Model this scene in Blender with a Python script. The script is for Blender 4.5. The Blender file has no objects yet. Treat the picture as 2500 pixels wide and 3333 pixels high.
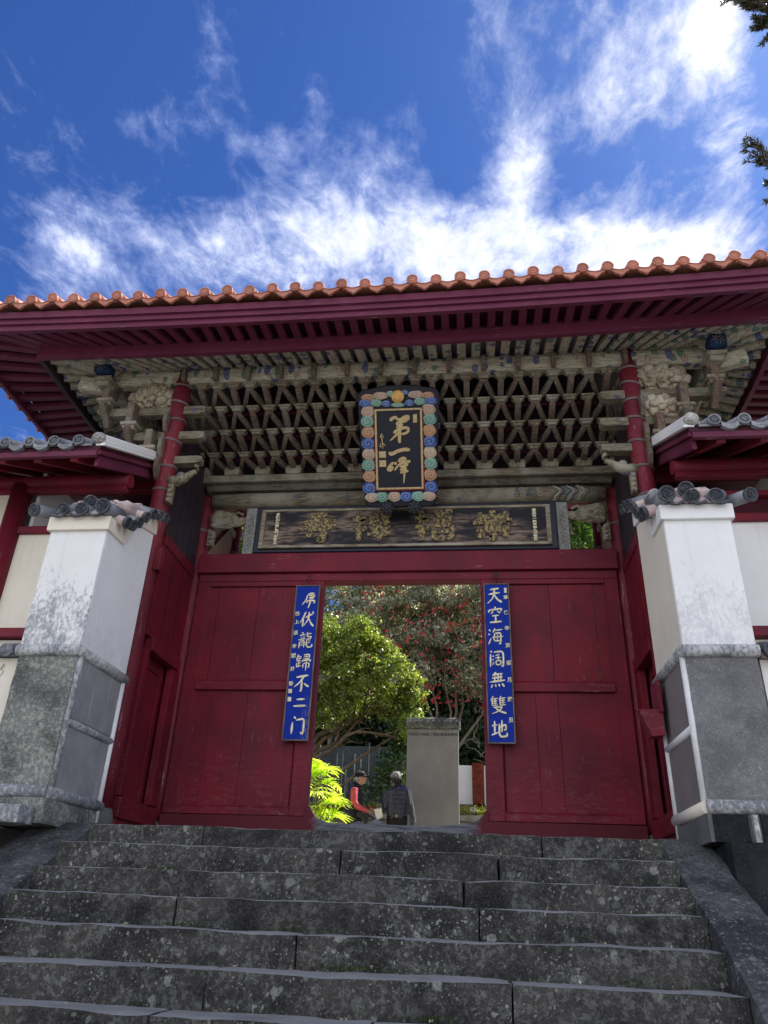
import bpy, bmesh, math, random
import numpy as np
from mathutils import Vector, Matrix, noise as mnoise

random.seed(7); RNG = np.random.default_rng(7)
S = bpy.context.scene; COL = S.collection
R = math.radians; PI = math.pi

# ------------------------------------------------------------------ camera
CAM = (0.843, 0.0, -0.544)
cd = bpy.data.cameras.new('camera'); cam = bpy.data.objects.new('camera', cd); COL.objects.link(cam)
S.camera = cam
yaw, pitch, roll = .12682755, .48860139, .0399679192
fw = Vector((-math.sin(yaw)*math.cos(pitch), math.cos(yaw)*math.cos(pitch), math.sin(pitch)))
rt = Vector((math.cos(yaw), math.sin(yaw), 0)); up = rt.cross(fw)
rx = math.cos(roll)*rt+math.sin(roll)*up; ux = -math.sin(roll)*rt+math.cos(roll)*up
m = Matrix.Identity(4)
for i in range(3):
    m[i][0] = rx[i]; m[i][1] = ux[i]; m[i][2] = -fw[i]; m[i][3] = CAM[i]
cam.matrix_world = m
cd.sensor_fit = 'HORIZONTAL'; cd.sensor_width = 36; cd.lens = 36*2454.4/2500
cd.clip_start = .05; cd.clip_end = 2000

# ------------------------------------------------------------------ light
SUN_AZ, SUN_EL = R(48), R(54)
sd = bpy.data.lights.new('sun', 'SUN'); sd.energy = 5.0; sd.angle = R(.55); sd.color = (1, .95, .86)
sun = bpy.data.objects.new('sun', sd); COL.objects.link(sun)
sv = Vector((math.sin(SUN_AZ)*math.cos(SUN_EL), math.cos(SUN_AZ)*math.cos(SUN_EL), math.sin(SUN_EL)))
sun.rotation_euler = sv.to_track_quat('Z', 'Y').to_euler()
sun.location = (10, 20, 20)
S.view_settings.view_transform = 'Standard'; S.view_settings.look = 'None'
S.view_settings.exposure = 1.05; S.view_settings.gamma = 1

# ------------------------------------------------------------------ node helper
class NT:
    def __init__(s, tree): s.t = tree
    def n(s, typ, ins=None, **kw):
        nd = s.t.nodes.new(typ)
        for k, v in kw.items(): setattr(nd, k, v)
        for k, v in (ins or {}).items():
            sock = nd.inputs[k]
            if isinstance(v, bpy.types.NodeSocket): s.t.links.new(v, sock)
            else: sock.default_value = v
        return nd
    def math(s, op, a, b=0, c=0, clamp=False):
        nd = s.n('ShaderNodeMath', {0: a, 1: b, 2: c}, operation=op); nd.use_clamp = clamp; return nd.outputs[0]
    def vmath(s, op, a, b=(0, 0, 0)):
        nd = s.n('ShaderNodeVectorMath', {0: a, 1: b}, operation=op); return nd.outputs[0]
    def mix(s, f, a, b, typ='MIX'):
        nd = s.t.nodes.new('ShaderNodeMix'); nd.data_type = 'RGBA'; nd.blend_type = typ; nd.clamp_factor = True
        for i, v in ((0, f), (6, a), (7, b)):
            if isinstance(v, bpy.types.NodeSocket): s.t.links.new(v, nd.inputs[i])
            else: nd.inputs[i].default_value = v if i == 0 or len(v) == 4 else (*v, 1)
        return nd.outputs[2]
    def ramp(s, f, lo, hi):
        nd = s.n('ShaderNodeMapRange', {0: f, 1: lo, 2: hi, 3: 0., 4: 1.}, interpolation_type='SMOOTHSTEP'); return nd.outputs[0]
    def coord(s, scale=(1, 1, 1), which='Object', loc=(0, 0, 0), rot=(0, 0, 0)):
        tc = s.n('ShaderNodeTexCoord').outputs[which]
        return s.n('ShaderNodeMapping', {0: tc, 1: loc, 2: rot, 3: scale}).outputs[0]
    def noise(s, vec, scale, detail=4, rough=.55, dist=0., out=0):
        return s.n('ShaderNodeTexNoise', {'Vector': vec, 'Scale': scale, 'Detail': detail, 'Roughness': rough, 'Distortion': dist}).outputs[out]
    def vor(s, vec, scale, feat='F1', rand=1., out=0):
        return s.n('ShaderNodeTexVoronoi', {'Vector': vec, 'Scale': scale, 'Randomness': rand}, feature=feat).outputs[out]
    def bump(s, h, strength=.3, dist=.01, nrm=None):
        ins = {'Height': h, 'Strength': strength, 'Distance': dist}
        if nrm is not None: ins['Normal'] = nrm
        return s.n('ShaderNodeBump', ins).outputs[0]

def material(name, fn):
    mt = bpy.data.materials.new(name); mt.use_nodes = True
    mt.node_tree.nodes.clear(); N = NT(mt.node_tree)
    out = N.n('ShaderNodeOutputMaterial'); sh = fn(N)
    N.t.links.new(sh, out.inputs[0]); return mt
def pbsdf(N, col, rough=.7, nrm=None, spec=.4, metal=0.):
    ins = {'Base Color': col if isinstance(col, bpy.types.NodeSocket) else (*col, 1), 'Roughness': rough, 'Specular IOR Level': spec, 'Metallic': metal}
    if nrm is not None: ins['Normal'] = nrm
    return N.n('ShaderNodeBsdfPrincipled', ins).outputs[0]

# ------------------------------------------------------------------ sky
W = bpy.data.worlds.new('World'); S.world = W; W.use_nodes = True; W.node_tree.nodes.clear()
N = NT(W.node_tree)
sky = N.n('ShaderNodeTexSky', sky_type='NISHITA'); sky.sun_disc = False
sky.sun_elevation = SUN_EL; sky.sun_rotation = SUN_AZ; sky.air_density = 1.0; sky.dust_density = .4; sky.ozone_density = 3.0; sky.altitude = 200
tc = N.n('ShaderNodeTexCoord').outputs['Generated']
sx = N.n('ShaderNodeSeparateXYZ', {0: tc}).outputs
zc = N.math('MAXIMUM', sx[2], .06)
px, py = N.math('DIVIDE', sx[0], zc), N.math('DIVIDE', sx[1], zc)
pv = N.n('ShaderNodeCombineXYZ', {0: px, 1: py, 2: 0.}).outputs[0]
BL = [(-0.436, 0.928, 5.0, 1.88, -0.75, 8.5, .95), (-0.692, 0.867, 13.707, 6.993, -0.503, 6.0, .9), (-0.133, 0.896, 5.859, 0.636, -0.592, 7.0, .95), (0.141, 0.95, 4.661, -0.373, -0.797, 10.61, 1.3), (0.372, 0.967, 8.724, -2.033, -1.061, 14.119, 1.2), (0.401, 0.808, 32.404, -9.163, -0.698, 8.616, 0.7), (0.085, 0.761, 27.645, -1.343, -0.761, 9.311, 0.9), (0.227, 0.586, 11.531, -2.107, -1.292, 14.613, .6), (0.322, 0.591, 29.94, -7.972, -1.394, 15.751, 1.0), (0.196, 0.687, 26.693, -3.788, -1.622, 19.158, 0.6), (0.29, 0.704, 21.967, -4.752, -1.596, 18.929, 0.7), (0.041, 0.558, 32.503, -0.551, -2.078, 23.41, 0.8), (-0.32, 0.57, 27.901, 8.653, -1.179, 13.508, 0.6), (-0.251, 0.713, 7.182, 1.575, -2.238, 27.151, 0.45), (-0.202, 0.654, 56.732, 10.746, -1.969, 23.257, 0.45), (-0.456, 0.666, 14.25, 5.687, -2.766, 33.124, 0.35), (0.127, 0.672, 12.008, -1.043, -1.506, 17.72, 0.35)]
wz = N.noise(pv, 5., 3, .5, out=1)
wv = N.vmath('ADD', pv, N.vmath('MULTIPLY', N.vmath('SUBTRACT', wz, (.5, .5, .5)), (.06, .09, 0)))
ws = N.n('ShaderNodeSeparateXYZ', {0: wv}).outputs
den = None
for (cx, cy, a, b, c, d, A) in BL:
    dx = N.math('SUBTRACT', ws[0], cx); dy = N.math('SUBTRACT', ws[1], cy)
    u = N.math('MULTIPLY_ADD', dx, a, N.math('MULTIPLY', dy, b)); v = N.math('MULTIPLY_ADD', dx, c, N.math('MULTIPLY', dy, d))
    q = N.math('MULTIPLY_ADD', u, u, N.math('MULTIPLY', v, v))
    g = N.math('MULTIPLY', N.math('EXPONENT', N.math('MULTIPLY', q, -.75)), A)
    den = g if den is None else N.math('ADD', den, g)
# a bank of cloud low down all round, and unseen cloud added behind the camera as frontal fill
far = N.math('MULTIPLY', N.ramp(N.math('SQRT', N.math('MULTIPLY_ADD', px, px, N.math('MULTIPLY', py, py))), 1.1, 2.2), .35)
back = N.math('MULTIPLY', N.ramp(N.math('MULTIPLY', py, -1.), -.15, .7), 1.0)
den = N.math('ADD', N.math('ADD', den, far), back)
sv1 = N.n('ShaderNodeMapping', {0: wv, 3: (1.0, .75, 1)}).outputs[0]
n1 = N.noise(sv1, 10., 10, .66, .25); n2 = N.noise(sv1, 30., 6, .65, .2)
dn = N.math('MULTIPLY_ADD', N.math('SUBTRACT', n1, .5), 2.45, N.math('MINIMUM', den, 1.35))
dn = N.math('MULTIPLY_ADD', N.math('SUBTRACT', n2, .5), 1.0, dn)
cov = N.ramp(dn, .22, 1.35)
back_fill = N.ramp(N.math('MULTIPLY', sx[1], -1.), -.1, .4)
sd_ = N.n('ShaderNodeVectorMath', {0: tc, 1: tuple(sv)}, operation='DOT_PRODUCT').outputs['Value']
glow = N.math('POWER', N.math('MAXIMUM', sd_, 0.), 22.)
ccol = N.mix(N.ramp(dn, .7, 1.9), (.20, .25, .44, 1), (.57, .59, .65, 1))
ccol = N.mix(N.math('MULTIPLY', glow, .85), ccol, (.80, .80, .80, 1))
ccol = N.mix(back_fill, ccol, (.74, .77, .86, 1))   # the added clouds behind the camera are brightened for fill
skyc = N.n('ShaderNodeVectorMath', {0: sky.outputs[0], 3: .050}, operation='SCALE').outputs[0]
skyc = N.mix(1., skyc, (.44, .74, 1.36, 1), 'MULTIPLY')
skyc = N.mix(N.math('MULTIPLY', glow, .20), skyc, (.30, .38, .62, 1))
allc = N.mix(cov, skyc, ccol)
bg = N.n('ShaderNodeBackground', {0: allc, 1: 1.0})
N.t.links.new(bg.outputs[0], N.n('ShaderNodeOutputWorld').inputs[0])

# ------------------------------------------------------------------ materials
def m_paint(name, lo, hi, wear=.15, grain=(9, 9, .8), wearcol=(.42, .27, .28), rough=.55, scuff=0.):
    def f(N):
        c = N.coord(); g = N.coord(scale=grain)
        a = N.ramp(N.noise(c, 1.3, 5, .6), .3, .72); b = N.noise(g, 7., 6, .65)
        col = N.mix(a, (*lo, 1), (*hi, 1))
        col = N.mix(N.ramp(b, .55, .8), col, tuple(x*.62 for x in lo)+(1,))
        w = N.math('MULTIPLY', N.ramp(N.noise(g, 5.5, 5, .72), .60, .67), N.ramp(N.noise(c, 2.1, 4, .6), .52-.12*wear, .70-.12*wear))
        if scuff:
            z = N.n('ShaderNodeSeparateXYZ', {0: c}).outputs[2]
            sc_ = N.math('MULTIPLY', N.ramp(z, 1.5, .2), N.ramp(N.noise(N.coord(scale=(1.5, 1.5, 5)), 6., 6, .7), .50, .64))
            col = N.mix(N.math('MULTIPLY', sc_, scuff), col, (.26, .13, .15, 1))
            col = N.mix(N.math('MULTIPLY', N.ramp(N.noise(N.coord(scale=(5, 5, .25)), 1.4, 4, .6), .5, .7), .45), col, (.095, .016, .032, 1))
        col = N.mix(N.math('MULTIPLY', w, min(1, .3+wear)), col, (*wearcol, 1))
        return pbsdf(N, col, rough, N.bump(N.math('ADD', b, N.math('MULTIPLY', w, .5)), .35, .006), .22)
    return material(name, f)
RED = m_paint('red painted wood', (.105, .0085, .0195), (.195, .0115, .0245), .2, scuff=.22)
REDX = m_paint('red painted beam', (.110, .0095, .022), (.190, .014, .028), .35, scuff=.3, grain=(.8, 9, 9))
REDC = m_paint('red painted column', (.115, .012, .024), (.185, .019, .032), .9)
REDE = m_paint('red painted eave wood', (.095, .016, .040), (.135, .026, .056), .4, grain=(.8, 9, 9))
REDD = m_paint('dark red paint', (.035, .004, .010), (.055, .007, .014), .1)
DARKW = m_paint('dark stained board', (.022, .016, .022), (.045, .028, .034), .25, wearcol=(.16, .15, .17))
BROWNW = m_paint('bare brown board', (.16, .085, .05), (.27, .15, .09), .1)

def m_tan(name, grain, tint=1., paint=.5, red=.0, scale=1.):
    def f(N):
        c = N.coord(); g = N.coord(scale=grain)
        b = N.noise(g, 8., 7, .7); a = N.noise(c, 2.4, 4, .6)
        col = N.mix(N.ramp(b, .34, .62), (.13*tint, .10*tint, .07*tint, 1), (.40*tint, .345*tint, .24*tint, 1))
        col = N.mix(N.ramp(a, .45, .65), col, (.46*tint, .42*tint, .33*tint, 1))
        if red:
            col = N.mix(N.math('MULTIPLY', N.ramp(N.noise(c, 6., 4, .6), .40, .62), red), col, (.115, .034, .028, 1))
            v = N.vor(N.coord(scale=(1, 1, 1)), 42.)
            ring = N.math('SINE', N.math('MULTIPLY', v, 15.))
            col = N.mix(N.math('MULTIPLY', N.ramp(ring, .3, .9), .40), col, (.36, .33, .27, 1))
        fl = N.n('ShaderNodeTexVoronoi', {'Vector': N.vmath('ADD', c, N.vmath('MULTIPLY', N.noise(c, 30., 3, .6, out=1), (.03, .03, .03))), 'Scale': 7.*scale}, feature='F1')
        cs = N.n('ShaderNodeSeparateColor', {0: fl.outputs[1]}).outputs
        fm = N.math('MULTIPLY', N.ramp(fl.outputs[0], .33, .20), N.ramp(N.noise(g, 20., 4, .7), .42, .56))
        fm = N.math('MULTIPLY', fm, N.ramp(cs[2], 1.-paint, 1.-paint+.05))
        pc = N.mix(N.ramp(cs[0], .45, .5), (.03, .05, .17, 1), (.06, .14, .11, 1))
        col = N.mix(N.math('MULTIPLY', fm, .8), col, pc)
        col = N.mix(N.ramp(N.noise(g, 19., 3, .7), .66, .74), col, (.05, .04, .035, 1))
        return pbsdf(N, col, .85, N.bump(b, .7, .012), .2)
    return material(name, f)
TANX = m_tan('weathered painted beam', (.7, 6, 6), .54, .6)
TANZ = m_tan('weathered carved timber', (6, 6, 1.), .54, .3)
CAPM = m_tan('pale bracket block', (5, 5, 5), .64, .2, scale=2)
ARM = m_tan('scrolled red and tan bracket', (5, 5, 3), .36, .4, red=.6, scale=2)
ARMV = m_tan('dark brown bracket', (5, 5, 3), .30, .3, red=.5, scale=2)
CARV = m_tan('grey green carved wood', (3, 3, 3), .68, .5)
PEONY = m_tan('pale carved peony', (3, 3, 3), .95, .03)

def m_rafter(name, along):   # pale paint with rows of cloud scrolls
    def f(N):
        c = N.coord(); g = N.coord(scale=(6, .8, 6) if along == 'y' else (.8, 6, 6))
        b = N.noise(g, 9., 6, .7)
        col = N.mix(N.ramp(b, .35, .6), (.24, .22, .16, 1), (.47, .43, .335, 1))
        v = N.n('ShaderNodeTexVoronoi', {'Vector': N.coord(scale=(1, 1, .5)), 'Scale': 9.5, 'Randomness': .75}, feature='F1')
        cs = N.n('ShaderNodeSeparateColor', {0: v.outputs[1]}).outputs
        wob = N.math('MULTIPLY_ADD', N.math('SUBTRACT', N.noise(c, 26., 2, .5), .5), .42, v.outputs[0])
        blob = N.ramp(wob, .46, .42); line = N.ramp(N.math('SINE', N.math('MULTIPLY', wob, 40.)), .1, .75)
        pc = N.mix(N.ramp(cs[0], .33, .36), (.035, .07, .26, 1), (.08, .20, .15, 1))
        pc = N.mix(N.ramp(cs[0], .66, .69), pc, (.42, .34, .26, 1))
        pc = N.mix(line, pc, (.05, .05, .06, 1))
        on = N.math('MULTIPLY', blob, N.ramp(cs[1], .25, .3))
        on = N.math('MULTIPLY', on, N.ramp(N.noise(g, 24., 3, .7), .30, .42))
        col = N.mix(N.math('MULTIPLY', on, .85), col, pc)
        return pbsdf(N, col, .85, N.bump(b, .4, .006), .2)
    return material(name, f)
RAFY = m_rafter('painted rafter', 'y'); RAFX = m_rafter('painted purlin', 'x')

def m_plaster(name, base, dirty=.5, low=.0, high=2., tone=(.33, .34, .36)):
    def f(N):
        c = N.coord(); z = N.n('ShaderNodeSeparateXYZ', {0: c}).outputs[2]
        a = N.noise(c, 1.2, 5, .6); b = N.noise(N.coord(scale=(1, 1, .6)), 34., 6, .75, .3)
        col = N.mix(N.ramp(a, .35, .7), tuple(x*.9 for x in base)+(1,), (*base, 1))
        grad = N.ramp(z, high, low)
        mk = N.math('MULTIPLY_ADD', grad, .55, N.math('MULTIPLY', N.math('SUBTRACT', N.noise(N.coord(scale=(1, 1, .45)), 5., 5, .6), .5), 1.3))
        mk = N.math('ADD', mk, N.math('MULTIPLY', N.math('SUBTRACT', b, .5), 2.2))
        mk = N.math('MULTIPLY', N.ramp(mk, .15, .75), dirty)
        col = N.mix(mk, col, (*tone, 1))
        st = N.ramp(N.noise(N.coord(scale=(7, 7, .35)), 3., 4, .6), .58, .72)
        col = N.mix(N.math('MULTIPLY', st, .22), col, tuple(x*.6 for x in base)+(1,))
        return pbsdf(N, col, .88, N.bump(N.math('ADD', b, mk), .25, .006), .2)
    return material(name, f)
PLW = m_plaster('white lime plaster', (.80, .80, .80), .25, 1.4, 2.0)
PLD = m_plaster('lime plaster with black mildew', (.78, .78, .77), .95, 1.3, 2.3, tone=(.26, .27, .29))
PLC = m_plaster('cream plaster', (.76, .71, .60), .25, 1.6, 2.4, tone=(.62, .50, .46))
PLG = m_plaster('grimy plaster moulding', (.55, .55, .55), .95, .6, 3.0, tone=(.15, .16, .17))

def m_stone(name, base, dark, lichen=.4, lcol=(.40, .42, .38), scale=1., bumpd=.02, streak=0., spot=1., speck=1., mott=0., sky_tread=0.):
    def f(N):
        c = N.coord(); wv = N.vmath('ADD', c, N.vmath('MULTIPLY', N.noise(c, 9., 3, .6, out=1), (.10, .10, .10)))
        a = N.noise(c, 2.2*scale, 8, .65); b = N.noise(c, 70., 5, .75)
        col = N.mix(N.ramp(a, .34, .66), (*dark, 1), (*base, 1))
        col = N.mix(N.math('MULTIPLY', N.ramp(b, .48, .70), .8*speck), col, tuple(x*1.7 for x in base)+(1,))
        col = N.mix(N.math('MULTIPLY', N.ramp(b, .48, .32), .9*speck), col, tuple(x*.45 for x in dark)+(1,))
        l = None
        for sc, rad, th in ((7., .22, .42), (19., .24, .50), (48., .26, .52)):
            v = N.n('ShaderNodeTexVoronoi', {'Vector': wv, 'Scale': sc}, feature='F1')
            cs = N.n('ShaderNodeSeparateColor', {0: v.outputs[1]}).outputs
            k = N.math('MULTIPLY', N.ramp(v.outputs[0], rad, rad-.07), N.ramp(cs[0], 1.-th*lichen*1.1, 1.-th*lichen*1.1+.04))
            k = N.math('MULTIPLY', k, N.ramp(N.noise(c, 1.7, 3, .6), .38, .60))
            l = k if l is None else N.math('MAXIMUM', l, k)
        l = N.math('MULTIPLY', l, N.ramp(N.noise(c, 90., 3, .7), .30, .55))
        col = N.mix(N.math('MULTIPLY', l, .8*spot), col, (*lcol, 1))
        if sky_tread:      # upper faces painted lighter to imitate sky light falling on them
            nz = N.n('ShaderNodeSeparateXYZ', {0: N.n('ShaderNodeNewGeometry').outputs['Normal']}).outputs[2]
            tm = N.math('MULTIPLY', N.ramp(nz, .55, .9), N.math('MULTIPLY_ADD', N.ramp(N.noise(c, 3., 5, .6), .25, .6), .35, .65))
            col = N.mix(N.math('MULTIPLY', tm, sky_tread), col, (.34, .335, .33, 1))
        if mott: col = N.mix(N.math('MULTIPLY', N.math('MULTIPLY', N.ramp(N.noise(c, 26., 6, .72, .4), .50, .58), N.ramp(a, .36, .56)), mott), col, (*lcol, 1))
        if streak:
            st = N.ramp(N.noise(N.coord(scale=(8, 8, .4)), 2.2, 5, .6), .54, .72)
            col = N.mix(N.math('MULTIPLY', st, streak), col, (.42, .42, .42, 1))
        h = N.math('ADD', N.math('MULTIPLY', a, 1.5), N.math('MULTIPLY', b, .5))
        return pbsdf(N, col, .92, N.bump(h, .9, bumpd), .15)
    return material(name, f)
STEP = m_stone('dark weathered step stone', (.064, .061, .056), (.019, .019, .019), 1.1, (.31, .32, .29), 1.3, speck=.75, mott=.22, sky_tread=.85)
CHEEK = m_stone('lichened cheek stone', (.085, .085, .088), (.034, .034, .038), 1.3, (.24, .25, .26), 1.4, speck=.6, mott=.3)
RETW = m_stone('damp dark retaining stone', (.032, .034, .038), (.012, .013, .016), .25, (.14, .14, .14), speck=.5)
PANEL = m_stone('grey andesite panel', (.28, .28, .28), (.20, .20, .205), .12, (.42, .42, .42), .8, .004, streak=.5, speck=.12)
MOTT = m_stone('grey stone mottled with lichen', (.19, .195, .18), (.07, .075, .07), 2.0, (.36, .38, .33), 1.2, speck=.8, mott=.7)
STELEM = m_stone('grey stele stone', (.27, .265, .245), (.21, .205, .19), .7, (.36, .36, .33), .5, .002, speck=.12)
LOWW = m_stone('garden wall stone', (.28, .27, .23), (.13, .125, .11), .9, (.42, .42, .35), 1.2)
BASE = m_stone('grey column base stone', (.14, .14, .135), (.10, .10, .10), .3, (.3, .3, .3), 1., .004, speck=.2)

def m_tile(name, c1, c2, stain=(.3, .3, .25), st=.3):
    def f(N):
        c = N.coord(); a = N.noise(c, 5., 5, .6); b = N.noise(c, 40., 4, .7)
        col = N.mix(N.ramp(a, .35, .65), (*c1, 1), (*c2, 1))
        col = N.mix(N.math('MULTIPLY', N.ramp(N.noise(c, 9., 6, .7), .56, .66), st), col, (*stain, 1))
        return pbsdf(N, col, .62, N.bump(b, .4, .004), .4)
    return material(name, f)
TILO = m_tile('orange clay tile', (.34, .125, .085), (.48, .19, .125), (.22, .20, .14), .5)
TILG = m_tile('grey glazed tile', (.13, .14, .16), (.27, .28, .30), (.36, .38, .33), .6)
TILD = m_tile('dark slate tile', (.035, .04, .052), (.07, .075, .09), (.3, .3, .3), .4)
TILP = m_tile('pink grey plastered tile', (.46, .36, .34), (.60, .48, .44), (.2, .2, .2), .6)
GOLD = material('faded gold leaf', lambda N: pbsdf(N, N.mix(N.ramp(N.noise(N.coord(), 30., 4, .7), .35, .65), (.40, .29, .13, 1), (.56, .43, .22, 1)), .5, None, .5, .15))
IVORY = material('ivory paint lettering', lambda N: pbsdf(N, N.mix(N.ramp(N.noise(N.coord(), 25., 4, .7), .35, .6), (.60, .53, .32, 1), (.86, .80, .58, 1)), .6))
LACQ = material('blue black lacquer', lambda N: pbsdf(N, N.mix(N.noise(N.coord(), 6., 4, .6), (.003, .004, .012, 1), (.008, .010, .026, 1)), .42, None, .35))
def f_blue(N):
    c = N.coord(); g = N.coord(scale=(6, 6, 1.2)); col = N.mix(N.noise(c, 3., 4, .6), (.003, .022, .26, 1), (.004, .032, .33, 1))
    z = N.n('ShaderNodeSeparateXYZ', {0: c}).outputs
    w = N.math('MULTIPLY', N.ramp(N.noise(g, 9., 5, .7), .47, .6), N.math('MULTIPLY', N.ramp(z[2], .62, .1), N.ramp(z[0], .03, .13)))
    return pbsdf(N, N.mix(N.math('MULTIPLY', w, .8), col, (.22, .23, .26, 1)), .6, None, .15)
BLUE = material('peeling cobalt board paint', f_blue)
BLUE2 = material('cobalt board paint', lambda N: pbsdf(N, N.mix(N.noise(N.coord(), 3., 4, .6), (.003, .022, .26, 1), (.004, .032, .33, 1)), .6, None, .15))
def f_plq(N):
    g = N.coord(scale=(.8, 1, 7)); c = N.coord(scale=(1, 1, 2))
    w = N.math('MULTIPLY', N.ramp(N.noise(g, 5., 7, .7), .40, .58), N.ramp(N.noise(c, 1.5, 4, .6), .41, .58))
    return pbsdf(N, N.mix(N.math('MULTIPLY', w, .85), (.010, .009, .014, 1), (.26, .19, .145, 1)), .6, N.bump(w, .3, .004), .3)
PLQ = material('worn black lacquer board', f_plq)
PLQF = m_tan('bare plaque frame', (.7, 6, 6), .85, .0)
def simple(name, col, rough=.6, spec=.4, var=.25, sc=6., metal=0.):
    return material(name, lambda N: pbsdf(N, N.mix(N.ramp(N.noise(N.coord(), sc, 5, .6), .3, .7), tuple(x*(1-var) for x in col)+(1,), tuple(min(1, x*(1+var)) for x in col)+(1,)), rough, N.bump(N.noise(N.coord(), sc*6, 4, .6), .15, .003), spec, metal))
IRON = simple('black iron', (.018, .02, .026), .5)
WIRE = simple('grey fibre binding', (.20, .185, .18), .7)
GRAYWOOD = m_paint('bare grey worn timber', (.10, .10, .11), (.20, .20, .22), .5, grain=(.6, 5, 5), wearcol=(.3, .1, .13))
GREEN = m_tan('dark green patterned band', (1, 3, 3), .25, .6, scale=2.)
FRET = m_stone('grey fretwork strip', (.26, .27, .26), (.18, .19, .185), .1, (.4, .4, .4), 1., .004)
SC = dict(b=(.03, .07, .26), g=(.13, .29, .24), o=(.40, .21, .11), p=(.43, .30, .23), c=(.46, .35, .24))
SCL = dict(b=(.20, .28, .52), g=(.34, .50, .42), o=(.56, .38, .25), p=(.58, .46, .37), c=(.60, .50, .38))
SCM = {k: simple('cloud carving '+k, v, .6, .3, .12) for k, v in SC.items()}
SCLM = {k: simple('cloud line '+k, v, .6, .3, .12) for k, v in SCL.items()}

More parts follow.
